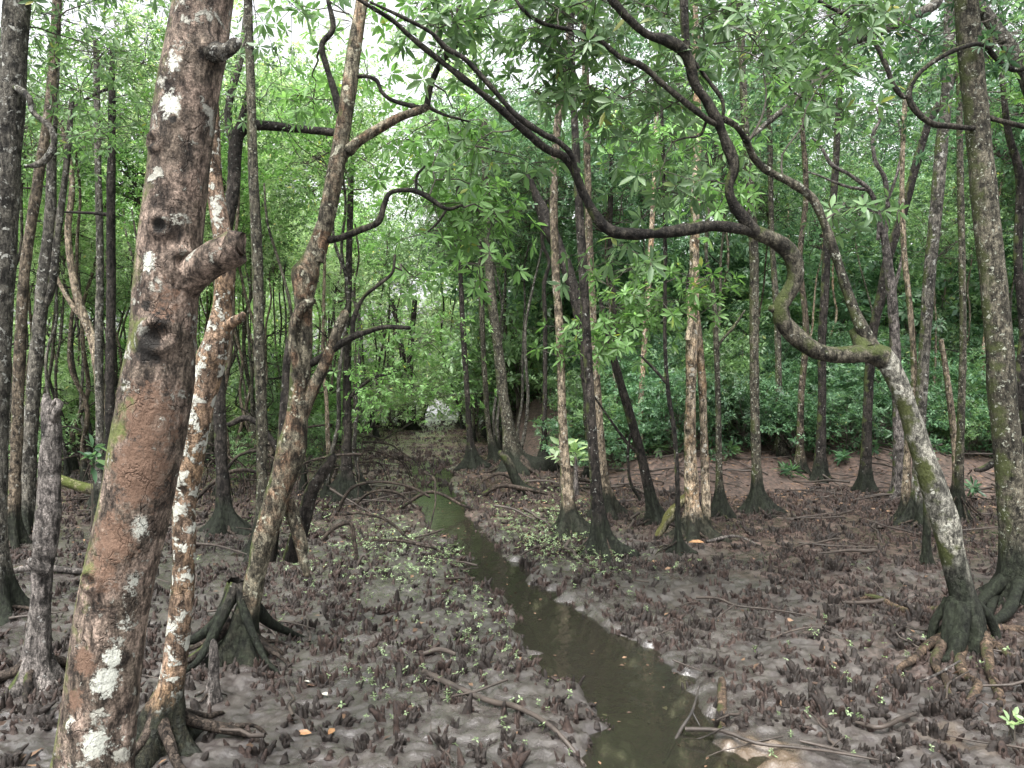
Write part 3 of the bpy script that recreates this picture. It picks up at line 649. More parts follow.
t = px_tree('mangrove_tree', 'dark straight trunk standing on a skirted foot before the muddy bank', [(759, 514, 20), (757, 480, 11), (755, 420, 10), (754, 340, 10), (754, 260, 10), (750, 190, 9), (745, 120, 8), (741, 40, 8), (738, -40, 7)], dist(514), 'olive', flare=(1.5, .2, 6), crn=200); t.finish('mid')
t = px_tree('mangrove_tree', 'thin black trunk with a looped crook far behind the tan central trunk', [(543, 472, 14), (544, 440, 6), (545, 380, 5), (545, 320, 5), (544, 285, 5), (549, 262, 4), (542, 240, 4), (546, 200, 3)], dist(470), 'dark', flare=(1.8, .3, 5), crn=160, leaf='grey', crr=1.6); t.finish()
t = px_tree('mangrove_tree', 'brown leaning trunk with a heavy flared foot beyond the creek bend', [(518, 472, 30), (512, 450, 15), (504, 400, 12), (497, 340, 11), (491, 290, 10), (487, 220, 9), (484, 120, 8)], dist(472), 'olive', flare=(1.5, .35, 5), roots=(7, .3, 1.2, .05), crn=260, crr=2.0); t.finish('mid')
t = px_tree('mangrove_tree', 'slim dark trunk with flared black foot left of the brown leaning trunk', [(473, 468, 14), (470, 440, 6), (467, 390, 6), (463, 330, 6), (460, 260, 5), (458, 180, 5)], dist(468), 'dark', flare=(1.6, .35, 5), crn=220, crr=1.8, leaf='mid'); t.finish()
t = px_tree('mangrove_tree', 'slim trunk between the flared dark trunk and the brown leaning trunk', [(497, 462, 12), (489, 430, 6), (485, 380, 6), (482, 320, 6), (480, 240, 5)], dist(462), 'olive', crn=200, crr=1.8); t.finish()
t = px_tree('mangrove_tree', 'dark slim trunk on a black cone foot behind the arching roots', [(345, 500, 24), (346, 470, 12), (347, 420, 10), (347, 360, 9), (348, 300, 8), (350, 220, 7), (352, 140, 6)], dist(500), 'dark', flare=(1.5, .3, 5), leaf='bright', crown=[(400, 375, 55, 38, 13.4, 190, .9, dict(hi=False, L=.10, W=.4)), (350, 330, 60, 45, 13.4, 110, .9, dict(hi=False, L=.10)), (430, 340, 40, 40, 13.6, 100, .9, dict(hi=False, L=.10))],
            branches=[[(347, 400, 4), (370, 380, 3), (400, 370, 3)]]); t.finish()
t = px_tree('mangrove_tree', 'short dark trunk leaning right, far off at the head of the creek', [(403, 428, 9), (402, 400, 8), (404, 370, 7), (400, 340, 6), (392, 300, 5)], dist(428), 'dark', crn=260, crr=3.2, leaf='pale'); t.finish()
t = px_tree('mangrove_tree', 'thick dark far trunk right of the short leaning one', [(411, 430, 10), (411, 400, 8), (410, 360, 7), (415, 300, 6)], dist(430), 'dark', crn=260, crr=3.2, leaf='mid'); t.finish()
t = px_tree('mangrove_tree', 'slender far trunk slanting steeply right above the end of the creek', [(420, 420, 5), (432, 393, 5), (446, 372, 5), (460, 355, 4), (480, 340, 3)], dist(420), 'brown', crn=200, crr=2.5, leaf='mid'); t.finish()
t = px_tree('dead_snag', 'dark shaggy leaning snag hanging behind the central trunks', [(592, 470, 12), (588, 400, 12), (580, 320, 12), (565, 262, 14), (552, 235, 15), (540, 205, 14), (532, 185, 9), (526, 172, 3)], dist(478), 'dark', cat='dead tree', crown=None, lump=.25, rough=.2); t.finish()

# ---- mossy crooked tree
d = dist(648)
base_pts = [(962, 650, 40), (966, 620, 32), (962, 590, 27), (953, 555, 27), (945, 520, 29), (933, 485, 29), (918, 440, 26), (905, 400, 21), (893, 372, 22), (884, 358, 24), (872, 353, 21)]
p, r = px_path(base_pts, d); r = r * .86
t = Tree('crooked_mangrove', 'crooked tree whose mossy limb snakes left in a long S over the creek', 'tree', p[0], 'mossgrey')
t.trunk(p, r, 22, (.5, .16, 5), .12, lump=.10)
LIMB = BARK['limb']
def br(pts, mat=LIMB, sides=12, **k):
    k.setdefault('lump', .20); k.setdefault('rough', .15)
    bp, bw = px_path(pts, d); return t.branch(bp, bw, sides, mat=mat, **k)
br([(884, 358, 24), (872, 353, 21), (858, 354, 18), (842, 355, 17), (826, 354, 18), (808, 346, 20), (793, 334, 20), (782, 320, 17, -.03), (780, 307, 15, -.05), (788, 294, 14, -.05), (795, 280, 14, -.06), (795, 264, 15, -.08), (788, 250, 15, -.1), (774, 240, 14, -.12), (757, 233, 14, -.15)], BARK['mossy'], 16, rough=.14)
br([(868, 352, 18), (862, 342, 20, .08), (858, 334, 18, .12), (852, 332, 10, .14)], BARK['mossy'], 14)
br([(782, 318, 9), (776, 310, 9, -.03), (770, 308, 6, -.05)], BARK['mossy'])
br([(757, 233, 14, -.15), (740, 229, 12, -.18), (715, 226, 11, -.2), (690, 229, 12, -.24), (660, 233, 11, -.3), (635, 234, 11, -.34), (615, 232, 13, -.38), (602, 224, 12, -.4), (590, 206, 10, -.42), (582, 190, 9, -.44), (573, 168, 9, -.46), (563, 156, 9, -.5), (545, 148, 8, -.55),
    (522, 128, 8, -.6), (497, 106, 8, -.65), (470, 84, 7, -.7), (442, 62, 6, -.75), (412, 38, 5, -.8), (392, 20, 5, -.85), (366, 4, 4, -.9), (330, -20, 3, -.95)], None or LIMB, 12)
br([(584, 196, 8, -.43), (576, 172, 6, -.5), (572, 156, 6, -.55), (560, 143, 6, -.6), (540, 132, 6, -.65), (515, 114, 6, -.7), (492, 88, 5, -.75), (466, 60, 5, -.8), (446, 48, 5, -.8), (430, 32, 4, -.85), (400, 16, 4, -.9), (370, 2, 3, -.9)])
br([(757, 234, 13, -.15), (745, 220, 11, -.18), (733, 203, 10, -.2), (729, 188, 9, -.22), (734, 165, 11, -.24), (724, 138, 10, -.26), (716, 118, 11, -.3), (706, 100, 10, -.33), (694, 82, 10, -.36), (690, 64, 10, -.4), (680, 48, 11, -.45), (663, 39, 11, -.5), (648, 35, 8, -.5), (632, 22, 8, -.55), (612, 0, 8, -.6), (590, -30, 6, -.6)])
br([(690, 66, 8, -.4), (686, 40, 8, -.42), (684, 10, 8, -.44), (685, -40, 7, -.46)])
br([(720, 126, 6, -.28), (708, 120, 5, -.34), (690, 106, 6, -.38), (665, 86, 6, -.42), (642, 66, 6, -.46), (620, 57, 5, -.5), (597, 38, 5, -.55), (572, 30, 4, -.6), (545, 24, 4, -.65), (525, 12, 4, -.7), (510, -10, 3, -.7)])
br([(878, 352, 12), (862, 328, 12, .05), (852, 305, 10, .08), (842, 275, 9, .1), (832, 245, 9, .1), (822, 218, 8, .1), (812, 198, 8, .1), (792, 183, 8, .08), (768, 171, 7, .05), (754, 158, 7), (746, 140, 7, -.1), (736, 126, 6, -.2), (722, 118, 6, -.28)], BARK['olive'])
br([(723, 120, 4, -.28), (722, 100, 4, -.3), (708, 80, 4, -.3), (695, 62, 3, -.3), (682, 40, 3, -.3)])
br([(706, 122, 3, -.3), (700, 135, 3, -.3), (685, 138, 2, -.3), (672, 142, 2, -.3)])
# knobby foot: steep dark roots and long tan roots on the mud
for pts in ([(955, 600, 18), (950, 625, 16, -.1), (946, 645, 12, -.15), (944, 660, 8, -.2)], [(968, 600, 16), (975, 630, 14, -.1), (982, 648, 11, -.1), (992, 665, 8, -.1)],
            [(962, 605, 18, -.05), (958, 640, 17, -.2), (952, 655, 12, -.25), (940, 660, 8, -.3)], [(950, 600, 12, .1), (936, 620, 9, .1), (928, 648, 7, .1)],
            [(972, 600, 12, .1), (990, 620, 10, .15), (1000, 645, 8, .15)]):
    bp, bw = px_path(pts, d); t.part('stilt_root', *tube(bp, bw, 10, .02, .15, 2.2, 3, None, (), True, .2)[:3], BARK['mossy'])
for pts in ([(968, 640), (960, 662), (965, 678), (978, 690), (972, 704), (962, 712)], [(956, 645), (930, 652), (915, 664), (900, 672), (890, 680)], [(972, 642), (992, 650), (1010, 662), (1030, 668)],
            [(975, 632), (1000, 630), (1030, 632), (1060, 640)], [(945, 650), (935, 668), (945, 684), (950, 700)], [(985, 650), (990, 675), (1000, 700), (998, 720)], [(950, 620), (930, 612), (905, 612), (870, 600), (840, 606)]):
    q = []
    for i, (a, b) in enumerate(pts):
        dd = dist(b); X = (a - 512) / F * dd; q.append((X, dd, gz(X, dd) + (.03 if i % 2 else .015) + (.06 if i == 0 else 0) - (.05 if i == len(pts) - 1 else 0)))
    t.part('root', *tube(q, np.linspace(.045, .018, len(q)), 9, .025, .15, 2.2, 7, None, (), True, .25)[:3], BARK['tanroot'])
for c in [(415, 25, 50, 25, 5.0, 22), (480, 40, 50, 35, 5.1, 26), (550, 70, 60, 30, 5.3, 26), (610, 110, 60, 35, 5.4, 34), (600, 20, 70, 25, 5.3, 34), (530, 10, 60, 30, 5.1, 34), (660, 90, 50, 40, 5.5, 26),
          (740, 40, 60, 40, 5.6, 50), (800, 80, 50, 50, 5.9, 40), (680, -20, 90, 40, 5.5, 50), (655, 170, 50, 30, 5.5, 24), (600, 240, 40, 20, 5.7, 12), (820, 20, 60, 30, 5.9, 40), (500, 160, 40, 20, 5.4, 9), (870, 200, 30, 25, 6.1, 10)]:
    t.clump_px(*c[:4], c[4] + .75, int(c[5] * 1.35), dd=.5, sub=6, L=.135, W=.34)
t.finish('mid')

# ---- right side
t = px_tree('mangrove_tree', 'thick olive speckled trunk rising beside the crooked tree near the right edge', [(1018, 604, 48), (1018, 575, 36), (1014, 520, 31), (1009, 460, 29), (1003, 400, 28), (998, 330, 27), (991, 260, 26), (985, 200, 26), (978, 130, 25), (971, 60, 25), (966, 0, 24), (960, -100, 22)], dist(600), 'olive', sides=20, flare=(.9, .16, 5), roots=None, crown=[(960, -70, 150, 60, 7.4, 200), (900, 20, 50, 20, 7.6, 30), (1010, 40, 30, 30, 7.2, 24)],
            branches=[{'bark': 'limb', 'pts': [(984, 45, 5, -.1), (992, 38, 5, -.15), (990, 48, 4, -.2), (978, 44, 4, -.25), (955, 50, 5, -.3), (930, 64, 5, -.3), (914, 80, 5, -.3), (909, 97, 6, -.3), (918, 113, 6, -.3), (933, 124, 6, -.3), (950, 126, 6, -.2), (968, 128, 5, -.1), (982, 128, 6)]},
                      {'bark': 'limb', 'pts': [(909, 97, 4, -.3), (902, 96, 5, -.3), (893, 84, 5, -.3), (886, 66, 5, -.3), (876, 45, 4, -.3), (862, 28, 4, -.3), (845, 15, 4, -.3), (820, 2, 3, -.3), (800, -12, 3, -.3)]},
                      {'bark': 'limb', 'pts': [(990, 118, 5), (1005, 122, 5, -.1), (1030, 128, 5, -.1)]}, {'bark': 'limb', 'pts': [(985, 45, 5), (1000, 62, 5, .1), (1015, 70, 5, .1), (1032, 66, 4, .1)]}])
for k, pts in enumerate(([(1010, 585), (996, 600), (988, 618), (978, 622)], [(1006, 590), (985, 606), (975, 612), (960, 614)], [(1022, 590), (1010, 618), (990, 628), (968, 634)], [(1020, 580), (1030, 605), (1050, 612)], [(1012, 575), (1000, 590), (984, 592), (978, 598)])):
    q = []
    for i, (a, b) in enumerate(pts):
        dd = dist(max(b, 590) if i else 600); X = (a - 512) / F * dd; q.append((X, dd, gz(X, dd) + [.26, .10, .03, -.03][i]))
    t.part('root', *tube(q, np.linspace(.06, .025, len(q)), 9, .025, .12, 2.2, 7 + k, None, (), True, .2)[:3], BARK['mossy'])
t.finish('deep')
t = px_tree('mangrove_tree', 'straight purple-grey trunk showing just left of the thick olive trunk', [(918, 524, 20), (918, 480, 12), (920, 420, 12), (925, 340, 12), (930, 270, 13), (937, 200, 13), (942, 140, 13), (947, 90, 12), (950, 0, 11), (950, -60, 10)], dist(524), 'grey', crn=180, leaf='deep'); t.finish()
t = px_tree('mangrove_tree', 'slim straight trunk on fanned stilt roots, between the purple-grey and thick olive trunks', [(959, 518, 12), (959, 480, 9), (961, 420, 8), (963, 340, 7), (962, 256, 7), (960, 160, 7), (959, 70, 6), (958, 0, 5)], dist(520), 'olive', roots=(12, .42, .5, .014), crn=160, leaf='deep'); t.finish()
t = px_tree('mangrove_tree', 'thin brown stem with a dark flaring foot behind the base of the crooked tree', [(906, 524, 16), (906, 500, 9), (908, 440, 7), (914, 380, 7), (911, 320, 6), (904, 250, 6), (902, 180, 5), (905, 100, 5)], dist(522), 'tan', roots=(9, .25, .35, .014), crn=140, leaf='deep'); t.finish()
t = px_tree('mangrove_tree', 'dark leaning trunk crossing the upper right, speckled white', [(866, 470, 12), (868, 400, 10), (872, 340, 10), (880, 300, 10), (889, 255, 10), (903, 213, 9), (916, 165, 9), (930, 120, 8), (948, 90, 7), (965, 50, 6)], 14.6, 'dark', crn=150, leaf='grey'); t.finish()
t = px_tree('dead_snag', 'grey bare snag with curling dead branches above the crooked tree elbow', [(899, 480, 12), (898, 420, 11), (896, 370, 11), (893, 310, 11), (888, 262, 10), (884, 235, 8)], 13.8, 'dead', cat='dead tree', crown=None,
            branches=[[(884, 240, 5), (888, 215, 5), (885, 180, 5), (875, 160, 4), (873, 135, 4), (880, 118, 3), (872, 100, 2)], [(884, 240, 5), (872, 195, 5), (850, 175, 4), (832, 165, 4), (820, 145, 3), (812, 138, 2)], [(868, 190, 4), (845, 186, 3), (820, 176, 2), (808, 172, 2)],
                      [(886, 205, 4), (898, 170, 3), (902, 140, 3), (898, 120, 2)], [(878, 240, 4), (878, 220, 4), (865, 205, 3), (862, 195, 2)], [(892, 300, 4), (905, 240, 3), (898, 220, 3), (902, 180, 2)]]); t.finish()
t = px_tree('mangrove_tree', 'tan broken young trunk between the crooked tree and the slim stilt-rooted trunk', [(957, 500, 9), (955, 450, 7), (950, 400, 7), (945, 365, 6), (941, 340, 5)], 13.5, 'tan', cat='tree', crown=[(940, 330, 20, 12, 13.5, 14, .4, dict(hi=False))], leaf='deep'); t.finish()
t = px_tree('mangrove_tree', 'reddish-black mottled trunk seen above the snaking limb', [(820, 465, 12), (822, 400, 9), (822, 340, 9), (825, 290, 9), (828, 235, 9), (834, 190, 8), (838, 120, 7), (842, 40, 6)], 15.5, 'dark', crn=180, leaf='grey'); t.finish()
t = px_tree('mangrove_tree', 'crooked dark trunk at the right edge below the level branch', [(1034, 500, 22), (1030, 440, 16), (1020, 385, 12), (1024, 330, 10), (1018, 260, 9), (1020, 180, 9), (1008, 130, 7), (1000, 60, 5)], 9.5, 'dark', crn=140, leaf='deep',
            branches=[[(1026, 440, 12), (1005, 455, 9), (985, 468, 7), (975, 470, 4)]]); t.finish()
t = px_tree('mangrove_tree', 'dark bent trunk on the bank between the pale double trunk and the skirted dark one', [(800, 468, 9), (801, 400, 7), (806, 330, 7), (800, 260, 6), (806, 190, 6), (800, 100, 5)], 16, 'brown', crn=200, leaf='grey', crr=1.7); t.finish()
t = px_tree('mangrove_tree', 'thin pale trunk far behind, left of the pale double trunk', [(640, 462, 8), (640, 420, 6), (644, 350, 6), (650, 260, 6), (655, 160, 5), (658, 60, 5)], 17, 'pale', crn=220, leaf='grey', crr=1.8); t.finish()
t = px_tree('mangrove_tree', 'thin mossy trunk on the bank right of the skirted dark trunk', [(780, 460, 8), (779, 400, 7), (777, 320, 7), (772, 240, 6), (770, 150, 6), (768, 40, 5)], 17, 'olive', crn=220, leaf='grey', crr=1.8); t.finish()
t = px_tree('mangrove_tree', 'slim dark trunk far behind the near-black central trunk, leaning left', [(626, 455, 9), (620, 400, 7), (616, 330, 7), (610, 250, 6), (612, 150, 6)], 19, 'dark', crn=240, leaf='grey', crr=2); t.finish()
# thick grey bough falling diagonally at the top right, from a tree off the frame
t = px_tree('mangrove_tree', 'grey tree whose pale bough falls diagonally across the top right', [(1075, 560, 26), (1070, 400, 22), (1055, 250, 20), (1035, 100, 18), (990, 20, 14), (950, -20, 12), (935, 4, 11, -.3), (905, 20, 11, -.5), (872, 34, 11, -.6), (845, 46, 10, -.7), (822, 74, 8, -.7), (795, 100, 7, -.8), (765, 125, 6, -.8), (748, 140, 4, -.8)], 9.1, 'grey', crown=[(850, 90, 60, 40, 8.4, 60, .7), (790, 30, 60, 40, 8.4, 60, .7), (1000, 60, 60, 60, 9, 80, .7)], leaf='bright'); t.finish()
# short broken spikes and posts on the mud
for (x, y, h, w, lab) in ((213, 700, 60, 10, 'short upright dead post beside the foot of the white-lichen trunk'), (575, 497, 40, 5, 'short bare dead post between the central tan trunk and the bank'), (926, 566, 90, 8, 'short dark dead stem left of the crooked tree foot')):
    px_tree('dead_post', lab, [(x, y, w * 1.3), (x + 1, y - h * .5, w), (x + .5, y - h * .9, w * .8), (x, y - h, w * .4)], dist(y), 'dead' if x != 926 else 'mossy', cat='dead post', roots=(4, .05, .15, .012), crown=None, sides=10, lump=.15, flare=(.6, .08, 5)).finish()
print('hero trees', time.time() - T0)
# ------------------------------------------------------------------ background trees: prototypes copied one by one
def crown_mesh(name, rad, ncl, per, L, W, k, seed, flat=.75):
    g = np.random.default_rng(seed); mb = MB()
    d_ = g.normal(0, 1, (ncl, 3)); d_ /= np.linalg.norm(d_, axis=1)[:, None]
    c = d_ * np.array([rad, rad, rad * flat]) * (g.uniform(.05, 1, (ncl, 1)) ** .5) * g.uniform(.75, 1.2, (ncl, 1))
    idx = np.repeat(np.arange(ncl), per); rs = rad * .17
    C = c[idx] + g.normal(0, 1, (len(idx), 3)) * np.array([rs, rs, rs * .45])
    U = g.normal(0, .5, C.shape); U[:, 2] += .8
    V, T = rosettes(C, U, k, L, W, False, spread=(50, 105), g=g); mb.add(V, T=T)
    return mb.mesh(name, smooth=False), c
def limbs_mesh(name, c, z0, seed, r=.02):
    g = np.random.default_rng(seed); mb = MB()
    for q in c[::2]:
        a = np.array([0, 0, min(z0, q[2] - .2) * g.uniform(.3, 1)]) + g.normal(0, .03, 3)
        V, Q, T, _, _ = tube(curvy(a, q, 5, .2, g), np.linspace(r, .005, 5), 4, .25, .05, 2, seed, None, (), False); mb.add(V, Q)
    return mb.mesh(name)
CRP = []
for i in range(4):
    me, c = crown_mesh('crown', 2.2, 64, 14, .135, .38, 6, 40 + i, .8); CRP.append((me, limbs_mesh('limbs', c, -1.2, 50 + i)))
CRS = []
for i in range(4):
    me, c = crown_mesh('foliage', 1.0, 34, 12, .105, .42, 6, 60 + i, .85); CRS.append((me, limbs_mesh('stems', c, -.9, 70 + i, .01)))
TRP = []
for i in range(6):
    g = np.random.default_rng(90 + i); h = 6.4; n = 9
    z = np.linspace(-.15, h, n); x = np.cumsum(g.normal(0, .13, n)); y = np.cumsum(g.normal(0, .10, n)); x -= x[0]; y -= y[0]
    V, Q, T, c, _ = tube(np.stack([x, y, z], 1), np.linspace(.050, .022, n), 9, .12, .12, 2.2, i, (1.4, .22, 5), (), True, .1, 0)
    TRP.append((mkmesh('trunk', V, [Q, T]), c[-1]))
ARP = []
for i in range(6):
    g = np.random.default_rng(190 + i); h = g.uniform(.35, .9); Lr = g.uniform(.6, 1.3); n = 8; t_ = np.linspace(0, 1, n)
    pp = np.stack([Lr * t_, np.cumsum(g.normal(0, .04, n)), h * np.sqrt(np.clip(1 - t_ ** 2.2, 0, 1)) - .03], 1)
    V, Q, T, c, _ = tube(pp, np.linspace(.019, .009, n), 6, .05, .12, 2.2, i, None, (), True, .15)
    ARP.append(mkmesh('prop_root', V, [Q, T]))
BRP = []
for i in range(8):
    g = np.random.default_rng(290 + i); mb = MB()
    def grow(p0, dr, L, r, depth):
        n = 7; pp = [np.array(p0, float)]; v = np.array(dr, float)
        for _ in range(n - 1):
            v = v + g.normal(0, .42, 3); v[2] += .06; v /= np.linalg.norm(v); pp.append(pp[-1] + v * L / (n - 1))
        V, Q, T, c, _ = tube(pp, np.linspace(r, r * .35, n), 5, .07, .1, 2.2, i, None, (), True, .1); mb.add(V, Q, T)
        if depth:
            for q in (2, 4): grow(pp[q], v + g.normal(0, .8, 3), L * .55, r * .5, depth - 1)
    grow((0, 0, 0), (1, 0, .5), 1.7, .020, 2)
    BRP.append(mb.mesh('branch'))
def far_tree(x, y, label, group, bark, leaf, sc=1.0, lean=.06, roots=0, crown=True, hs=1.0, crs=1.0, g=None):
    g = g or rng; z = gz(x, y)
    r = empty('mangrove_tree', (x, y, z), label, 'tree', group); r.rotation_euler = (g.normal(0, lean), g.normal(0, lean), g.uniform(0, 6.28)); r.scale = (sc, sc, sc * hs)
    me, top = TRP[g.integers(6)]
    o = bpy.data.objects.new('trunk', me); COL.objects.link(o); o.parent = r
    if not me.materials: me.materials.append(None)
    o.material_slots[0].link = 'OBJECT'; o.material_slots[0].material = BARK[bark]
    if crown:
        cm, lm = CRP[g.integers(4)]
        cr = None
        for me2, nm, mt in ((cm, 'crown', LEAF[leaf]), (lm, 'twigs', BARK['twig'])):
            o = bpy.data.objects.new(nm, me2); COL.objects.link(o); o.parent = cr or r
            if not me2.materials: me2.materials.append(None)
            o.material_slots[0].link = 'OBJECT'; o.material_slots[0].material = mt
            if cr is None: o.location = Vector(top) + Vector((0, 0, .4)); o.scale = (crs, crs, crs / hs); cr = o
    for k in range(int(g.integers(1, 4)) if roots or crown is False else 1):
        o = bpy.data.objects.new('branch', BRP[g.integers(8)]); COL.objects.link(o); o.parent = r
        if not o.data.materials: o.data.materials.append(BARK['limb'])
        o.location = (0, 0, g.uniform(.9, 4.5)); o.rotation_euler = (g.normal(0, .3), g.normal(0, .3), g.uniform(0, 6.28)); s = g.uniform(.6, 1.2); o.scale = (s, s, s)
    for k in range(roots):
        o = bpy.data.objects.new('prop_root', ARP[g.integers(6)]); COL.objects.link(o); o.parent = r
        if not o.data.materials: o.data.materials.append(BARK['root'])
        o.rotation_euler = (0, 0, k * 6.28 / roots + g.uniform(-.4, .4)); s = g.uniform(.7, 1.3); o.scale = (s, s, s)
    return r
def shrub(x, y, label, group, leaf, sc, name='shrub', g=None):
    g = g or rng; z = gz(x, y)
    r = empty(name, (x, y, z), label, 'shrub', group); r.rotation_euler = (0, 0, g.uniform(0, 6.28)); r.scale = (sc, sc, sc * g.uniform(.8, 1.25))
    cm, lm = CRS[g.integers(4)]
    for me2, nm, mt in ((cm, 'foliage', LEAF[leaf]), (lm, 'stem', BARK['twig'])):
        o = bpy.data.objects.new(nm, me2); COL.objects.link(o); o.parent = r
        if not me2.materials: me2.materials.append(None)
        o.material_slots[0].link = 'OBJECT'; o.material_slots[0].material = mt
        o.location = (0, 0, .95)
MARKS = [(45, 'the dark left edge trunk'), (95, 'the broken grey stump'), (150, 'the straight dark pole trunk'), (215, 'the white-lichen trunk'), (250, 'the elbowed dark trunk'), (290, 'the straight grey-green trunk'), (340, 'the knobbly double trunk'), (400, 'the black cone foot'),
         (455, 'the end of the creek'), (500, 'the flared dark trunk'), (540, 'the brown leaning trunk'), (585, 'the tan central trunk'), (620, 'the near-black central trunk'), (675, 'the leaning black trunk'), (710, 'the pale double trunk'), (745, 'the slim olive stem'), (780, 'the skirted dark trunk'),
         (840, 'the snaking mossy limb'), (885, 'the mossy elbow'), (930, 'the purple-grey trunk'), (975, 'the slim stilt-rooted trunk'), (2000, 'the thick olive trunk')]
def mark(X, Y):
    px = 512 + X / Y * F
    return next(m for lim, m in MARKS if px < lim)
TONE = {'brown': 'brown', 'grey': 'grey', 'olive': 'olive', 'tan': 'tan', 'dark': 'near-black', 'pale': 'pale', 'mid': 'green', 'bright': 'bright green', 'deep': 'dark green'}
LTONE = {'grey': 'grey-green', 'deep': 'dark green', 'mid': 'mid green', 'pale': 'pale green', 'bright': 'bright green'}
def scatter(n, x0, x1, d0, d1, mind, g, avoid_creek=.5):
    out = []
    tries = 0
    while len(out) < n and tries < n * 60:
        tries += 1
        dd = math.sqrt(g.uniform(d0 ** 2, d1 ** 2)); px = g.uniform(x0, x1); X = (px - 512) / F * dd
        l, r = np.interp(dd, CY, CL), np.interp(dd, CY, CR)
        if l - avoid_creek < X < r + avoid_creek: continue
        if dd > 15.5 and 520 < px < 570: continue
        if any((X - a) ** 2 + (dd - b) ** 2 < mind ** 2 for a, b in out): continue
        out.append((X, dd))
    return out
g = np.random.default_rng(11)
for X, Y in scatter(26, -60, 400, 13.5, 20, .9, g, .9):
    bk = ['brown', 'grey', 'olive', 'tan'][g.integers(4)]; far_tree(X, Y, f'slender {TONE[bk]} prop-rooted tree seen near {mark(X, Y)}, {"before" if Y < 17 else "among"} the thicket', 'slender trees in the nearer left belt', bk, ['mid', 'bright', 'pale'][g.integers(3)], g.uniform(.75, 1.15), .07, int(g.integers(3, 7)), g.uniform() < .75, 1.0, .8, g)
for X, Y in scatter(95, -60, 405, 18, 36, .8, g, 1.2):
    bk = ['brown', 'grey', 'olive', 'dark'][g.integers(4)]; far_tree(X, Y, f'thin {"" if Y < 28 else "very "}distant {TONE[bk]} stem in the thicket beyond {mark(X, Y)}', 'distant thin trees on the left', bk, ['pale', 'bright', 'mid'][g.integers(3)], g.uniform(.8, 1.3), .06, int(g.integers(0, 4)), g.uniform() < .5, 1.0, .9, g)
for X, Y in scatter(18, 445, 570, 18, 36, 1.3, g, .9):
    bk = ['olive', 'grey', 'dark'][g.integers(3)]; far_tree(X, Y, f'{"" if Y < 27 else "very "}distant slim {TONE[bk]} trunk beyond the creek bend near {mark(X, Y)}', 'distant trees beyond the creek bend', bk, ['mid', 'grey'][g.integers(2)], g.uniform(.9, 1.4), .05, 0, True, 1.15, 1, g)
for X, Y in scatter(46, 560, 1090, 17, 33, 1.5, g, 0):
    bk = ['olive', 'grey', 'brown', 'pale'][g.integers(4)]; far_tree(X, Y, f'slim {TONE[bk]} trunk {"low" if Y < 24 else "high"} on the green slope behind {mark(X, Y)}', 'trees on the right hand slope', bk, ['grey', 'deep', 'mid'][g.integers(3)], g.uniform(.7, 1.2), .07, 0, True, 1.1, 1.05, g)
for X, Y in scatter(150, 556, 1100, 16.4, 24, .65, g, 0):
    lf = ['grey', 'deep', 'grey', 'mid'][g.integers(4)]; shrub(X, Y, f'{LTONE[lf]} leafy shrub {"low" if Y < 19.5 else "midway"} on the slope behind {mark(X, Y)}', 'shrubs on the right hand slope', lf, g.uniform(.7, 1.3), g=g)
for X, Y in scatter(82, 505, 1100, 24, 34, 1.2, g, 0):
    lf = ['grey', 'deep', 'grey', 'mid'][g.integers(4)]; shrub(X, Y, f'{LTONE[lf]} tall bush high on the slope behind {mark(X, Y)}', 'bushes high on the right hand slope', lf, g.uniform(1.6, 2.8), g=g)
for X, Y in scatter(90, -60, 560, 24, 42, 1.2, g, 1.0):
    lf = ['pale', 'bright', 'mid'][g.integers(3)]; shrub(X, Y, f'{LTONE[lf]} {"" if Y < 33 else "very "}distant shrub on the flat behind {mark(X, Y)}', 'shrubs at the back of the flat', lf, g.uniform(1.0, 2.0), g=g)
for X, Y in scatter(9, 0, 330, 15, 22, 1.6, g, .5):
    shrub(X, Y, f'small low green bush among thin trees near {mark(X, Y)}', 'small bushes on the left flat', 'mid', g.uniform(.45, .8), g=g)

# the far wood that closes every view, one mass
def wood():
    g = np.random.default_rng(5); mb = MB(); n = 2500
    a = g.uniform(-1.15, 1.15, n); R = g.uniform(37, 54, n)
    zz = np.where(g.uniform(0, 1, n) < .35, g.uniform(0, 9, n), g.uniform(0, 1, n) ** 1.15 * 24)
    x = np.sin(a) * R; y = np.cos(a) * R
    left = sstep(6, -8, x)
    keep = g.uniform(0, 1, n) > left * sstep(7, 15, zz) * .86
    pxx = 512 + x / y * F; keep &= ~((np.abs(pxx - 545) < 46) & (zz > 8) & (zz < 20))
    keep &= ~((x > -6.5) & (x < -2.2) & (zz < -1))
    x, y, zz = x[keep], y[keep], zz[keep]; n = len(x)
    gh = ground_xy(x, y, False)
    c = np.stack([x, y, zz + gh * .5 + .3], 1)
    idx = np.repeat(np.arange(n), 26); C = c[idx] + g.normal(0, 1, (len(idx), 3)) * np.array([1.0, 1.0, .55])
    U = g.normal(0, .6, C.shape); U[:, 2] += .7
    V, T = rosettes(C, U, 6, .34, .42, False, g=g)
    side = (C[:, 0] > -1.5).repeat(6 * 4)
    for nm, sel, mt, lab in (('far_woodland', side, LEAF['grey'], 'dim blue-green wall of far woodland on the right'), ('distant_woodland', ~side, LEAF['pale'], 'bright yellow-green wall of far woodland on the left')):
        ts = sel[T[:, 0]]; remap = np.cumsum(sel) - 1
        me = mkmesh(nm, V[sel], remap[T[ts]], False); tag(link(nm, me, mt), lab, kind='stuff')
wood()
print('far', time.time() - T0)

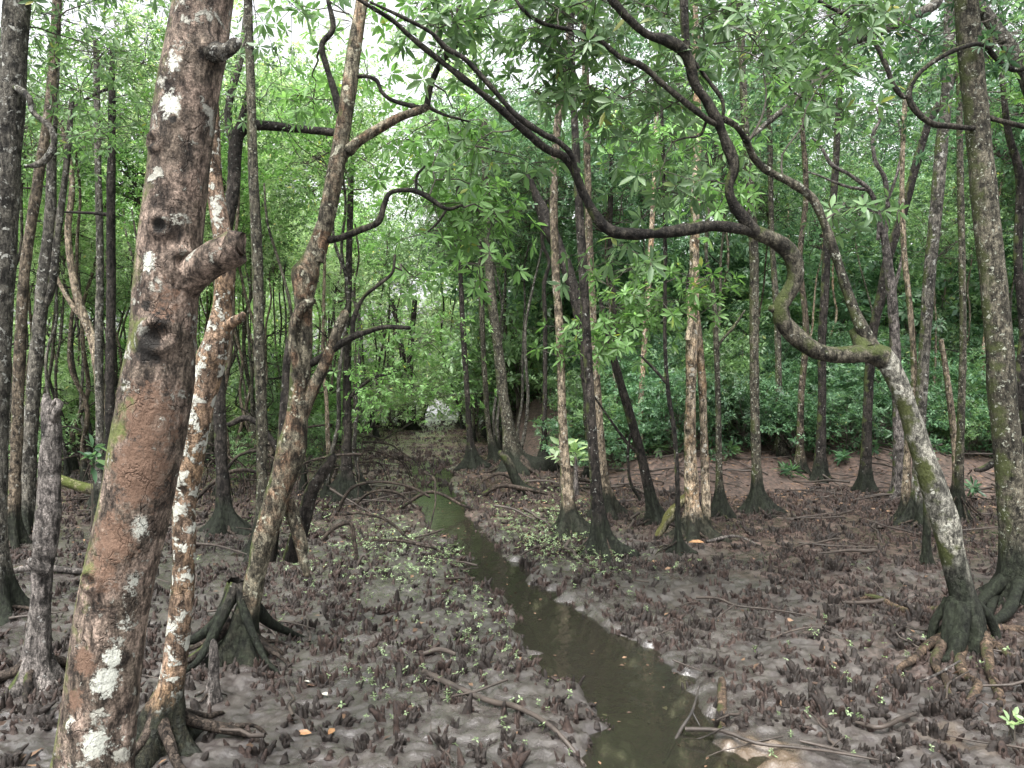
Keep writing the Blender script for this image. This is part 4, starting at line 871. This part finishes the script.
# ------------------------------------------------------------------ roots standing on the flat
def ground_px(px, py, up=0.0, d=None):
    d = d or dist(py); X = (px - 512) / F * d
    return np.array([X, d, gz(X, d) + up])
def arch(pts, d, r0, label, mat='root'):
    # pts (px, py, width)
    p, r = px_path(pts, d); r = r * .68; b = p[0].copy(); b[2] = gz(b[0], b[1]); o = empty('arching_root', b, label, 'root', 'arching roots on the mud')
    for e in (0, -1):
        if p[e][2] - gz(p[e][0], p[e][1]) < .25: p[e][2] = gz(p[e][0], p[e][1]) - .04
    V, Q, T, c, _ = tube(p, r, 8, .03, .14, 2.2, int(pts[0][0]), None, (), True, .15)
    bpy.data.objects.remove(o)
    me = mkmesh('arching_root', V - b, [Q, T]); tag(link('arching_root', me, BARK[mat], None, b), label, 'root', 'arching roots on the mud')
arch([(322, 540, 6), (334, 528, 6), (350, 523, 7), (354, 540, 6), (358, 560, 6), (366, 576, 5)], 8.9, 0, 'grey forked root looping over the mud right of the black cone foot')
arch([(344, 514, 5), (360, 513, 4), (384, 519, 4), (400, 531, 4), (408, 545, 4)], 10.2, 0, 'long low root hooping right, nearest the seedlings')
arch([(356, 566, 4), (364, 555, 4), (372, 570, 4)], 8.8, 0, 'small pale root hook', 'stick')
arch([(374, 540, 4), (400, 541, 4), (420, 545, 4), (438, 550, 4), (446, 562, 4), (458, 577, 4)], 9.2, 0, 'thin root arching down towards the creek edge')
arch([(336, 500, 5), (352, 488, 5), (380, 482, 4), (410, 487, 4), (430, 497, 4)], 12.4, 0, 'flat root arch crossing in front of the creek bend')
arch([(350, 505, 5), (372, 492, 4), (400, 494, 4), (418, 505, 4)], 12.8, 0, 'short root arch under the flat arch')
arch([(395, 500, 5), (430, 492, 5), (462, 505, 4), (480, 520, 3)], 12.6, 0, 'bent root arch reaching the puddled creek')
arch([(180, 520, 7), (196, 500, 6), (222, 476, 6), (246, 470, 6), (268, 480, 6), (276, 505, 5)], 11.5, 0, 'dark hoop of root behind the knobbly trunk')
arch([(228, 425, 9), (246, 418, 9), (262, 428, 9), (280, 455, 8), (290, 490, 7)], 12.2, 0, 'thick dark root bending down beside the grey-green trunk', 'dark')
arch([(226, 470, 5), (240, 455, 5), (262, 452, 5), (282, 470, 4), (292, 500, 4)], 12.0, 0, 'thin hoop inside the thick dark root')
arch([(480, 492, 7), (500, 486, 7), (530, 490, 6), (560, 492, 4)], 14.3, 0, 'level brown root lying right of the creek bend')
arch([(478, 480, 4), (500, 474, 4), (520, 478, 4)], 16.2, 0, 'short level root by the flared brown trunk')
arch([(545, 486, 6), (575, 480, 6), (600, 484, 5), (625, 478, 5)], 15.0, 0, 'dark root bridging towards the muddy bank')
arch([(536, 500, 18), (520, 486, 16), (508, 462, 13), (500, 452, 8)], 14.5, 0, 'thick mossy buttress log slumped by the creek bend', 'mossy')
g = np.random.default_rng(77)
for k in range(34):
    X, Y = scatter(1, -20, 430, 11.5, 21, .1, g, .2)[0]; z = gz(X, Y)
    o = bpy.data.objects.new('arching_root', ARP[g.integers(6)]); COL.objects.link(o); o.location = (X, Y, z); s = g.uniform(.7, 1.5); o.scale = (s, s, s * g.uniform(.5, 1)); o.rotation_euler = (g.normal(0, .15), 0, g.uniform(0, 6.28))
    tag(o, f'bare hooped root in the tangle near {mark(X, Y)}', 'root', 'hooped roots in the left tangle')
# fallen wood
def lying(name, label, cat, pts, w, mat, lift=.01, side=(), d=None, group=None):
    q = [ground_px(a, b, lift + (pp[0] if pp else 0), d) for a, b, *pp in pts]
    b = q[0].copy(); root = empty(name, b, label, cat, group)
    V, Q, T, c, _ = tube(q, w, 9, .03, .14, 2.2, int(pts[0][0]), None, (), True, .12)
    link('stem', mkmesh('stem', V - b, [Q, T]), BARK[mat], root)
    for s_ in side:
        q2 = [ground_px(a, bb, lift + (pp[0] if pp else 0), d) for a, bb, *pp in s_]
        V, Q, T, c, _ = tube(q2, np.linspace(w[0] * .55, .004, len(q2)), 6, .03, .12, 2.2, 3, None, (), True, .1)
        link('side_branch', mkmesh('side_branch', V - b, [Q, T]), BARK[mat], root)
lying('fallen_branch', 'long dark fallen branch lying on the mud left of the creek foreground', 'branch', [(424, 674, .02), (450, 688, .03), (490, 704, .02), (520, 718, .03), (560, 742, .01), (610, 770, .02)], [.022, .022, .02, .018, .014, .010], 'stick', .012)
lying('fallen_branch', 'short stick beside the long dark fallen branch', 'branch', [(424, 654, .02), (440, 655, .03), (455, 658, .01)], [.018, .02, .016], 'stick')
lying('fallen_branch', 'pale straight pole lying behind the thick blotched trunk', 'branch', [(8, 578, .05), (40, 575, .05), (90, 574, .05), (150, 574, .04)], [.035, .035, .034, .03], 'dead')
lying('fallen_branch', 'black forked twig lying in the creek shallows', 'branch', [(664, 742, .05), (680, 725, .07), (692, 716, .09), (700, 700, .1)], [.012, .011, .009, .005], 'wetwood', .05, [[(680, 727, .06), (700, 730, .05), (725, 738, .03)], [(692, 716, .09), (700, 722, .03)]])
lying('fallen_branch', 'dark branch with side twigs on the mud left of the crooked tree', 'branch', [(842, 608, .02), (870, 606, .04), (895, 604, .03), (915, 609, .02)], [.016, .02, .022, .016], 'stick', .012, [[(888, 605, .03), (872, 590, .07), (858, 588, .03)], [(895, 604, .04), (905, 592, .07)]])
lying('fallen_branch', 'dark stick on wet mud at the lower right', 'branch', [(856, 728, .02), (880, 738, .04), (900, 728, .04), (916, 722, .03)], [.010, .014, .016, .010], 'stick')
lying('fallen_branch', 'thin forked stick nearest the bottom right corner', 'branch', [(800, 745, .01), (830, 752, .03), (862, 762, .02)], [.008, .01, .006], 'stick', .01, [[(830, 752, .03), (845, 742, .05)]])
lying('fallen_branch', 'buried pale root running into the silt beside the creek', 'branch', [(722, 680, 0), (722, 700, .01), (722, 725, .005), (732, 745, .01), (745, 775, 0)], [.03, .034, .03, .03, .02], 'tanroot', -.012)
lying('fallen_branch', 'curved thin twig on the mud right of the creek', 'branch', [(770, 640, .01), (790, 634, .03), (815, 633, .03), (840, 640, .01)], [.006, .008, .007, .004], 'stick')
lying('fallen_branch', 'stick leaning across the mud below the crooked tree', 'branch', [(905, 690, .01), (935, 684, .05), (960, 676, .10)], [.008, .01, .008], 'dead')
lying('fallen_branch', 'pale stick on the mud behind the pale double trunk', 'branch', [(706, 545, .02), (735, 541, .04), (760, 548, .02)], [.02, .022, .012], 'dead')
lying('fallen_branch', 'small black twig standing out of the creek near the sky reflection', 'branch', [(520, 612, .05), (530, 616, .10), (540, 628, .06)], [.006, .008, .004], 'wetwood')
p = [P(690, 492, 10.5), P(680, 503, 10.5), P(671, 515, 10.5), P(662, 529, 10.5), P(655, 540, 10.5)]
V, Q, T, c, _ = tube(p, [.04, .065, .075, .06, .03], 16, .03, .30, 2.2, 8, None, (), True, .25)
b = p[0]; tag(link('mossy_stump', mkmesh('mossy_stump', V - b, [Q, T]), bark_mat('bark_yellow_moss', (.08, .075, .05), (.13, .12, .07), .3, moss=.55, tide=0, mosscol=(.055, .055, .018)), None, b), 'small yellow-mossed slanting stump against the foot of the pale double trunk', 'stump')
p = [P(56, 478, 13), P(72, 484, 13), P(90, 489, 13), P(112, 490, 13), P(140, 492, 13.1)]
V, Q, T, c, _ = tube(p, [.085, .10, .105, .10, .09], 14, .05, .14, 2.2, 5, None, (), True, .12)
b = p[0]; tag(link('fallen_log', mkmesh('fallen_log', V - b, [Q, T]), bark_mat('bark_moss_log', (.10, .09, .06), (.16, .14, .09), .2, moss=.7, tide=0, mosscol=(.045, .055, .014)), None, b), 'bright mossy log propped between the grey stump and the thick blotched trunk', 'log')
for i_, (px_, b_, h_) in enumerate(((70, 84, 0), (104, 100, 0))):
    pass
g = np.random.default_rng(31)
ST = []
for i in range(5):
    n = 6; t_ = np.linspace(-.5, .5, n); L_ = g.uniform(.3, .8)
    pp = np.stack([L_ * t_, np.cumsum(g.normal(0, .03, n)), .012 + .02 * g.uniform(0, 1, n)], 1)
    V, Q, T, c, _ = tube(pp, np.linspace(.010, .004, n), 5, .05, .12, 2.2, i, None, (), True, .1); ST.append(mkmesh('stick', V, [Q, T])); ST[-1].materials.append(BARK['stick'])
for k in range(280):
    dd = g.uniform(4.3, 19) if k < 170 else g.uniform(13.5, 17.5); px = g.uniform(-20, 1040) if k < 170 else g.uniform(560, 1040); X = (px - 512) / F * dd
    if in_water(X, dd)[0]: continue
    o = bpy.data.objects.new('stick', ST[g.integers(5)]); COL.objects.link(o); o.location = (X, dd, gz(X, dd) + .01); s = g.uniform(.6, 1.5) * (1 if dd < 9 else 1.8); o.scale = (s, s, s); o.rotation_euler = (g.normal(0, .12), g.normal(0, .12), g.uniform(0, 6.28))
    zone = 'left of the creek' if X < np.interp(dd, CY, CL) else ('on the brown bank' if dd > bank_line(X) else 'right of the creek')
    near = 'thin brown stick lying among the knobbly knee roots ' if dd < 9 else 'thin grey stick lying on the farther mud '
    tag(o, near + zone, 'stick', 'sticks ' + ('near ' if dd < 9 else 'far ') + zone)

# ------------------------------------------------------------------ knee roots
def knee_proto(seed, kind, lod):
    g = np.random.default_rng(seed); mb = MB()
    m = {'spike': 1, 'clump': int(g.integers(4, 9)), 'stub': 1, 'pair': 2}[kind]
    for j in range(m):
        h = {'spike': g.uniform(.055, .11), 'clump': g.uniform(.03, .075), 'stub': g.uniform(.022, .045), 'pair': g.uniform(.04, .085)}[kind]
        r = {'spike': g.uniform(.015, .022), 'clump': g.uniform(.015, .024), 'stub': g.uniform(.020, .032), 'pair': g.uniform(.013, .02)}[kind]
        off = g.normal(0, .028, 2) if m > 1 else np.zeros(2); ln = g.normal(0, .38, 2) * h
        n = 5; t_ = np.linspace(0, 1, n)
        pp = np.stack([off[0] + ln[0] * t_ ** 1.5, off[1] + ln[1] * t_ ** 1.5, -.025 + (h + .025) * t_], 1)
        rr = r * np.array([1.5, 1.15, .95, .8, .40]) * g.uniform(.80, 1.2, n)
        V, Q, T, c, _ = tube(pp, rr, 9 if lod else 5, (.006 if lod else .022), .30, 5.0, int(g.integers(999)), None, (), True, .22)
        mb.add(V, Q, T)
    return mb
KINDS_ = ['spike', 'clump', 'stub', 'pair', 'clump', 'stub']
g = np.random.default_rng(2024)
# places
pts = []
def knee_sites(d0, d1, dens, margin):
    w = (d1 * 1024 / F) + 2 * margin; n = int((d1 - d0) * w * dens)
    y = g.uniform(d0, d1, n); x = g.uniform(-w / 2, w / 2, n)
    ok = np.abs(x) < y * 512 / F + margin; x, y = x[ok], y[ok]
    pch = vnoise(np.stack([x * 1.6, y * 1.6, 0 * x], 1), 21) * .6 + vnoise(np.stack([x * 5, y * 5, 0 * x], 1), 22) * .5
    keep = g.uniform(0, 1, len(x)) < np.clip(.60 + pch * .8, .12, 1)
    keep &= ground_xy(x, y) > WATER_Z - .045
    keep &= y < bank_line(x) + .2
    l, r = np.interp(y, CY, CL), np.interp(y, CY, CR)
    silt = ((x - 1.5) / .55) ** 2 + ((y - 4.3) / .5) ** 2 < 1
    keep &= ~silt
    return x[keep], y[keep]
xs_, ys_ = [], []
for a in ((3.6, 6.5, 165, .9), (6.5, 10, 165, .7), (10, 14.5, 125, .6), (14.5, 24, 55, .5), (24, 38, 18, 0)):
    x, y = knee_sites(*a); xs_.append(x); ys_.append(y)
x = np.concatenate(xs_); y = np.concatenate(ys_); z = ground_xy(x, y)
o_ = np.argsort(y + 1e3 * ((np.abs(x) > y * 500 / F) | (y < 4.32))); x, y, z = x[o_], y[o_], z[o_]
print('knees', len(x))
hp_ = []
for i in range(12):
    kd = KINDS_[i % 6]; me = knee_proto(300 + i, kd, True).mesh('knee_root'); me.materials.append(KNEE if i % 3 else KNEE_R); hp_.append((kd, me))
WORD = {'spike': 'tall pointed', 'clump': 'knobbly clustered', 'stub': 'short blunt', 'pair': 'twin-tipped'}
for k in range(300):
    kd, me = hp_[g.integers(12)]
    o = bpy.data.objects.new('knee_root', me); COL.objects.link(o); s = math.exp(g.normal(-.34, .26)); o.scale = (s * g.uniform(.8, 1.25), s * g.uniform(.8, 1.25), s * g.uniform(.6, 1.35)); o.rotation_euler = (g.normal(0, .2), g.normal(0, .2), g.uniform(0, 6.28)); o.location = (x[k], y[k], z[k] - .004)
    sd = 'left' if x[k] < (np.interp(y[k], CY, CL) + np.interp(y[k], CY, CR)) / 2 else 'right'
    br_ = 'reddish-brown' if me.materials[0] == KNEE_R else 'dark'
    tag(o, f'{WORD[kd]} {br_} knee root in the nearest mud {sd} of the creek', 'root', f'{WORD[kd]} {br_} knee roots {sd} of the creek')
lp = []
for i in range(12):
    mb_ = knee_proto(300 + i, KINDS_[i % 6], False); lp.append((np.concatenate(mb_.V), np.concatenate(mb_.Q), np.concatenate(mb_.T)))
for nm, sel, mt, lab in (('knee_root_field', slice(300, None, 2), KNEE, 'mass of dark knee roots covering the mud beyond the nearest ones'), ('knee_root_carpet', slice(301, None, 2), KNEE_R, 'mass of reddish-brown knee roots covering the mud beyond the nearest ones')):
    X_, Y_, Z_ = x[sel], y[sel], z[sel]; kind_i = g.integers(0, 12, len(X_)); mb = MB()
    for i in range(12):
        m = kind_i == i; n = int(m.sum())
        if not n: continue
        V0, Q0, T0_ = lp[i]; a = g.uniform(0, 6.28, n); s = np.exp(g.normal(-.36, .27, n)) * (1 + .25 * sstep(9, 16, Y_[m])); sz = s * g.uniform(.55, 1.35, n)
        ca, sa = np.cos(a), np.sin(a)
        V = np.stack([(V0[None, :, 0] * ca[:, None] - V0[None, :, 1] * sa[:, None]) * s[:, None] + X_[m][:, None], (V0[None, :, 0] * sa[:, None] + V0[None, :, 1] * ca[:, None]) * s[:, None] + Y_[m][:, None], V0[None, :, 2] * sz[:, None] + Z_[m][:, None]], 2)
        off = np.arange(n)[:, None, None] * len(V0)
        mb.add(V.reshape(-1, 3), (Q0[None] + off).reshape(-1, 4), (T0_[None] + off).reshape(-1, 3))
    tag(link(nm, mb.mesh(nm), mt), lab, kind='stuff')
print('knees done', time.time() - T0)

# ------------------------------------------------------------------ seedlings, litter, fallen leaves
SEEDMAT = leaf_mat('leaf_seedling', (.10, .15, .07), (.16, .23, .11), (.24, .31, .17), .35, .4, .6)
def seed_proto(i):
    g = np.random.default_rng(500 + i); h = g.uniform(.05, .13)
    V, Q = prisms([[0, 0, -.01]], [[g.normal(0, .01), g.normal(0, .01), h]], [.0022], [.0016])
    st = mkmesh('stem', V, Q); n = int(g.integers(1, 4))
    C = np.array([[g.normal(0, .008), g.normal(0, .008), h * (1 - .3 * j)] for j in range(n)]); U = g.normal(0, .3, (n, 3)); U[:, 2] += 1
    V, T = rosettes(C, U, int(g.integers(3, 6)), .036, .5, True, g=g); lf = mkmesh('leaves', V, T, False)
    st.materials.append(BARK['twig']); lf.materials.append(SEEDMAT); return st, lf
SP_ = [seed_proto(i) for i in range(8)]
g = np.random.default_rng(321); S_ = []
for (cx, cy, rx, ry, n) in ((400, 560, 95, 50, 260), (480, 620, 40, 55, 110), (540, 530, 50, 40, 260), (420, 640, 90, 45, 60), (590, 560, 40, 25, 60), (490, 690, 110, 60, 45), (300, 520, 40, 20, 50), (860, 680, 140, 80, 55), (640, 590, 40, 20, 15), (380, 690, 60, 40, 20)):
    for _ in range(n):
        a = g.normal(0, .55, 2); py = cy + a[1] * ry; px = cx + a[0] * rx
        if py < 470 or py > 765: continue
        dd = dist(py); X = (px - 512) / F * dd
        if in_water(X, dd)[0] or np.interp(dd, CY, CL) - .02 < X < np.interp(dd, CY, CR) + .02 or any((X - q[0]) ** 2 + (dd - q[1]) ** 2 < .0009 for q in S_): continue
        S_.append((X, dd))
S_.sort(key=lambda q: q[1])
print('seedlings', len(S_))
for X, Y in S_[:295]:
    st, lf = SP_[g.integers(8)]; s = g.uniform(.45, .85)
    zone = 'left of the creek' if X < np.interp(Y, CY, CL) else 'right of the creek'
    zone2 = 'nearest patch of mud ' if Y < 7 else 'pale green carpet '
    r = empty('mangrove_seedling', (X, Y, gz(X, Y)), 'tiny pale green mangrove seedling in the ' + zone2 + zone, 'seedling', 'seedlings in the ' + zone2 + zone); r.scale = (s, s, s); r.rotation_euler = (0, 0, g.uniform(0, 6.28))
    for me, nm in ((st, 'stem'), (lf, 'leaves')):
        o = bpy.data.objects.new(nm, me); COL.objects.link(o); o.parent = r
mb = MB(); q = np.array(S_[295:]); ex = q[g.integers(0, len(q), 900)] + g.normal(0, .12, (900, 2)); q = np.vstack([q, ex])
q = q[~in_water(q[:, 0], q[:, 1])]; q = q[(q[:, 0] < np.interp(q[:, 1], CY, CL)) | (q[:, 0] > np.interp(q[:, 1], CY, CR))]
zq = ground_xy(q[:, 0], q[:, 1]); C = np.stack([q[:, 0], q[:, 1], zq + g.uniform(.03, .12, len(q))], 1); U = g.normal(0, .3, C.shape); U[:, 2] += 1
V, T = rosettes(C, U, 5, .032, .5, False, g=g); mb.add(V, T=T)
tag(link('ground_cover', mb.mesh('ground_cover', smooth=False), SEEDMAT), 'carpet of tiny pale seedling leaves on both banks of the creek bend', kind='stuff')
LIT = plain_mat('leaf_litter', (.022, .013, .010), (.17, .105, .062), 20, .7, 0, .35, island=True)
g = np.random.default_rng(87); n = 18000
dd = np.concatenate([g.uniform(12.5, 21, 12000), g.uniform(4, 13, 2600), g.uniform(21, 36, 3400)]); X = g.uniform(-.75, .75, n) * dd
pb = sstep(-2.5, .8, dd - bank_line(X)); keep = (g.uniform(0, 1, n) < .10 + .9 * pb + .25 * sstep(8, 12, dd)) & ~in_water(X, dd); X, dd = X[keep], dd[keep]
C = np.stack([X, dd, ground_xy(X, dd) + .012], 1); V, T = rosettes(C, np.tile([0, 0, 1.0], (len(X), 1)) + g.normal(0, .2, (len(X), 3)), 1, .085, .45, False, (80, 95), .0, g=g)
Cw = []
for _ in range(110):
    yy_ = g.uniform(4.2, 14); xx_ = g.uniform(np.interp(yy_, CY, CL) - .1, np.interp(yy_, CY, CR) + .1)
    if ground_xy(xx_, yy_)[0] < WATER_Z: Cw.append((xx_, yy_, WATER_Z + .004))
V2, T2 = rosettes(np.array(Cw), np.tile([0, 0, 1.0], (len(Cw), 1)), 1, .045, .5, False, (88, 92), 0, g=g); T = np.vstack([T, T2 + len(V)]); V = np.vstack([V, V2])
tag(link('leaf_litter', mkmesh('leaf_litter', V, T, False), LIT), 'brown fallen leaves strewn over the bank and mud', kind='stuff')
YL = plain_mat('fallen_leaf', (.17, .085, .04), (.28, .16, .075), 30, .5, .2); PL = plain_mat('fallen_leaf_pale', (.30, .29, .24), (.48, .46, .40), 30, .5, .2); DL = plain_mat('fallen_leaf_dark', (.05, .03, .02), (.10, .055, .035), 30, .4, .3)
def leaf_thing(px, py, L, mat, label, a=0):
    q = ground_px(px, py, .018); gg = np.random.default_rng(int(px * 7 + py)); V, T = rosettes(np.zeros((1, 3)), np.array([[.05, .08, 1.0]]), 1, L, .42, True, (84, 92), 0, g=gg)
    tag(link('fallen_leaf', mkmesh('fallen_leaf', V, T), mat, None, q), label, 'leaf')
leaf_thing(335, 730, .12, YL, 'orange-brown fallen leaf on bare mud at the lower left centre')
leaf_thing(313, 738, .09, YL, 'faded tan leaf just left of the orange-brown fallen leaf')
leaf_thing(395, 625, .08, YL, 'small tan leaf among knee roots above the short stick')
leaf_thing(652, 581, .14, YL, 'tan leaf lying on the mud right of the creek, below the pale double trunk')
leaf_thing(706, 547, .22, YL, 'large orange leaf at the foot of the pale double trunk')
leaf_thing(667, 686, .12, PL, 'pale leaf floating at the right edge of the creek')
leaf_thing(328, 694, .12, PL, 'white leaf on the mud above the orange-brown fallen leaf')
leaf_thing(310, 679, .07, PL, 'small white leaf left of the larger white leaf')
leaf_thing(900, 764, .05, PL, 'tiny white leaf on the mud at the bottom right')
leaf_thing(632, 755, .06, PL, 'pale speck of leaf floating in the creek foreground')
leaf_thing(601, 688, .05, PL, 'tiny pale leaf floating left of the creek middle')
leaf_thing(627, 549, .08, PL, 'cream leaf right of the near-black central trunk')
leaf_thing(300, 724, .10, DL, 'dark wet leaf left of the orange-brown fallen leaf')
leaf_thing(316, 686, .11, DL, 'dark curled leaf on bare mud near the white leaf')
g = np.random.default_rng(909); mb = MB(); n = 520
px_ = g.uniform(570, 1060, n); Xp = (px_ - 512) / F * 16.3; Yp = bank_line(Xp) + 2.2 + np.abs(g.normal(0, .7, n)) + .5 * vnoise(np.stack([Xp * .9, Xp * 0, Xp * 0], 1), 44); C = np.stack([Xp, Yp, ground_xy(Xp, Yp) + g.uniform(.05, .5, n) * g.uniform(.2, 1, n)], 1)
C = C[g.uniform(0, 1, n) < .5 + .5 * vnoise(C * .8, 3)]; U = g.normal(0, .6, C.shape); U[:, 2] += .8
V, T = rosettes(C, U, 6, .16, .34, False, g=g); mb.add(V, T=T)
tag(link('undergrowth', mb.mesh('undergrowth', smooth=False), LEAF['deep']), 'low ragged undergrowth creeping down over the top of the muddy bank', kind='stuff')
# ferns and small plants
def plant(px, py, d, L, W, k, n, mat, label, name='fern', h=.35, lean=.5):
    gg = np.random.default_rng(int(px + py)); X = (px - 512) / F * d; z = gz(X, d); r = empty(name, (X, d, z), label, 'fern' if name == 'fern' else 'plant'); top = P(px, py, d)[2] - z; top = max(top, .15)
    C = np.stack([gg.normal(0, .05, n), gg.normal(0, .05, n), top * gg.uniform(.55, 1, n)], 1); U = gg.normal(0, lean, (n, 3)); U[:, 2] += 1
    V, T = rosettes(C, U, k, L, W, True, (40, 85), .3, g=gg); link('leaves', mkmesh('leaves', V, T, False), LEAF[mat], r)
    V, Q = prisms(np.zeros((n, 3)) + gg.normal(0, .02, (n, 3)), C, np.full(n, .008), np.full(n, .004)); link('stem', mkmesh('stem', V, Q), BARK['twig'], r)
plant(575, 436, 14.5, .30, .34, 8, 5, 'pale', 'pale green broad-leaved spray beside the tan central trunk', 'young_plant')
plant(560, 442, 14.3, .26, .34, 7, 4, 'pale', 'smaller pale spray left of the broad-leaved one', 'young_plant')
plant(660, 446, 16.5, .22, .30, 7, 5, 'mid', 'small green young plant on the bank between leaning black and pale trunks', 'young_plant')
plant(732, 447, 16.5, .22, .30, 7, 5, 'mid', 'green young plant on the bank left of the skirted trunk', 'young_plant')
plant(845, 455, 16.0, .22, .3, 7, 6, 'deep', 'leafy green plant on the bank lip below the mossy elbow', 'young_plant')
plant(790, 468, 15.4, .34, .14, 8, 5, 'deep', 'dull fern drooping on the bank behind the skirted trunk')
plant(972, 484, 13.8, .2, .25, 8, 4, 'deep', 'small green fern between the slim stilt-rooted and thick olive trunks')
plant(810, 440, 17.0, .4, .12, 8, 5, 'deep', 'dark green fern at the top of the bank')
plant(120, 415, 8.5, .22, .40, 7, 4, 'mid', 'broad-leaved sprig just left of the thick blotched trunk', 'young_plant')
plant(92, 440, 11, .22, .36, 7, 4, 'grey', 'grey-green low plant right of the broken stump', 'young_plant')
plant(30, 455, 12, .22, .36, 7, 4, 'mid', 'low plant left of the broken stump', 'young_plant')
plant(1012, 742, 4.6, .07, .5, 6, 3, 'pale', 'pale seedling cluster in the bottom right corner', 'young_plant')
print('small', time.time() - T0)

# ------------------------------------------------------------------ humid air
if HAZE > 0:
    bm_V = [(sx * 105, y_, z_) for z_ in (-2.5, 42) for sx, y_ in ((-1, -70), (1, -70), (1, 110), (-1, 110))]
    me = mkmesh('haze', bm_V, np.array([[3, 2, 1, 0], [4, 5, 6, 7], [0, 1, 5, 4], [1, 2, 6, 5], [2, 3, 7, 6], [3, 0, 4, 7]]), False)
    m, nt, nd, ln = nodes('humid_air'); pv = N(nt, 'ShaderNodeVolumePrincipled'); pv.inputs['Density'].default_value = HAZE; pv.inputs['Color'].default_value = (.93, .96, .97, 1); pv.inputs['Anisotropy'].default_value = .2
    out = N(nt, 'ShaderNodeOutputMaterial'); ln.new(pv.outputs[0], out.inputs['Volume'])
    tag(link('haze', me, m), 'thin humid air paling the far trees', kind='stuff')
# ------------------------------------------------------------------ light, sky, camera
w = bpy.data.worlds.new('World'); SC.world = w; w.use_nodes = True; nt = w.node_tree; nt.nodes.clear()
EL, AZ = 62, 200
sky = nt.nodes.new('ShaderNodeTexSky'); sky.sky_type = 'NISHITA'; sky.sun_disc = False; sky.sun_elevation = math.radians(EL); sky.sun_rotation = math.radians(AZ)
sky.air_density = 1.0; sky.dust_density = 6.0; sky.ozone_density = .6
hs = nt.nodes.new('ShaderNodeHueSaturation'); hs.inputs['Saturation'].default_value = .12; nt.links.new(sky.outputs[0], hs.inputs['Color'])
bg = nt.nodes.new('ShaderNodeBackground'); bg.inputs[1].default_value = .15; nt.links.new(hs.outputs[0], bg.inputs[0])
out = nt.nodes.new('ShaderNodeOutputWorld'); nt.links.new(bg.outputs[0], out.inputs[0])
sl = bpy.data.lights.new('sun', 'SUN'); sl.energy = 1.5; sl.angle = math.radians(14); sl.color = (1, .97, .92)
so = bpy.data.objects.new('sun', sl); COL.objects.link(so)
a = math.radians(AZ); e = math.radians(EL); dv = Vector((math.sin(a) * math.cos(e), math.cos(a) * math.cos(e), math.sin(e)))
so.rotation_euler = dv.to_track_quat('Z', 'Y').to_euler()
cam = bpy.data.cameras.new('camera'); co = bpy.data.objects.new('camera', cam); COL.objects.link(co); SC.camera = co
co.location = (0, 0, CAMH); co.rotation_euler = (math.radians(90), 0, 0); cam.sensor_width = 36; cam.lens = 36 * F / 1024; cam.shift_y = -6 / 1024; cam.clip_start = .05; cam.clip_end = 900
vs = SC.view_settings; vs.view_transform = 'Standard'; vs.look = 'None'; vs.gamma = 1; vs.use_curve_mapping = False; vs.exposure = EXPO
SC.cycles.use_denoising = True
SC.cycles.max_bounces = 7; SC.cycles.diffuse_bounces = 4; SC.cycles.transmission_bounces = 5; SC.cycles.glossy_bounces = 3; SC.cycles.transparent_max_bounces = 8
print('total', time.time() - T0)
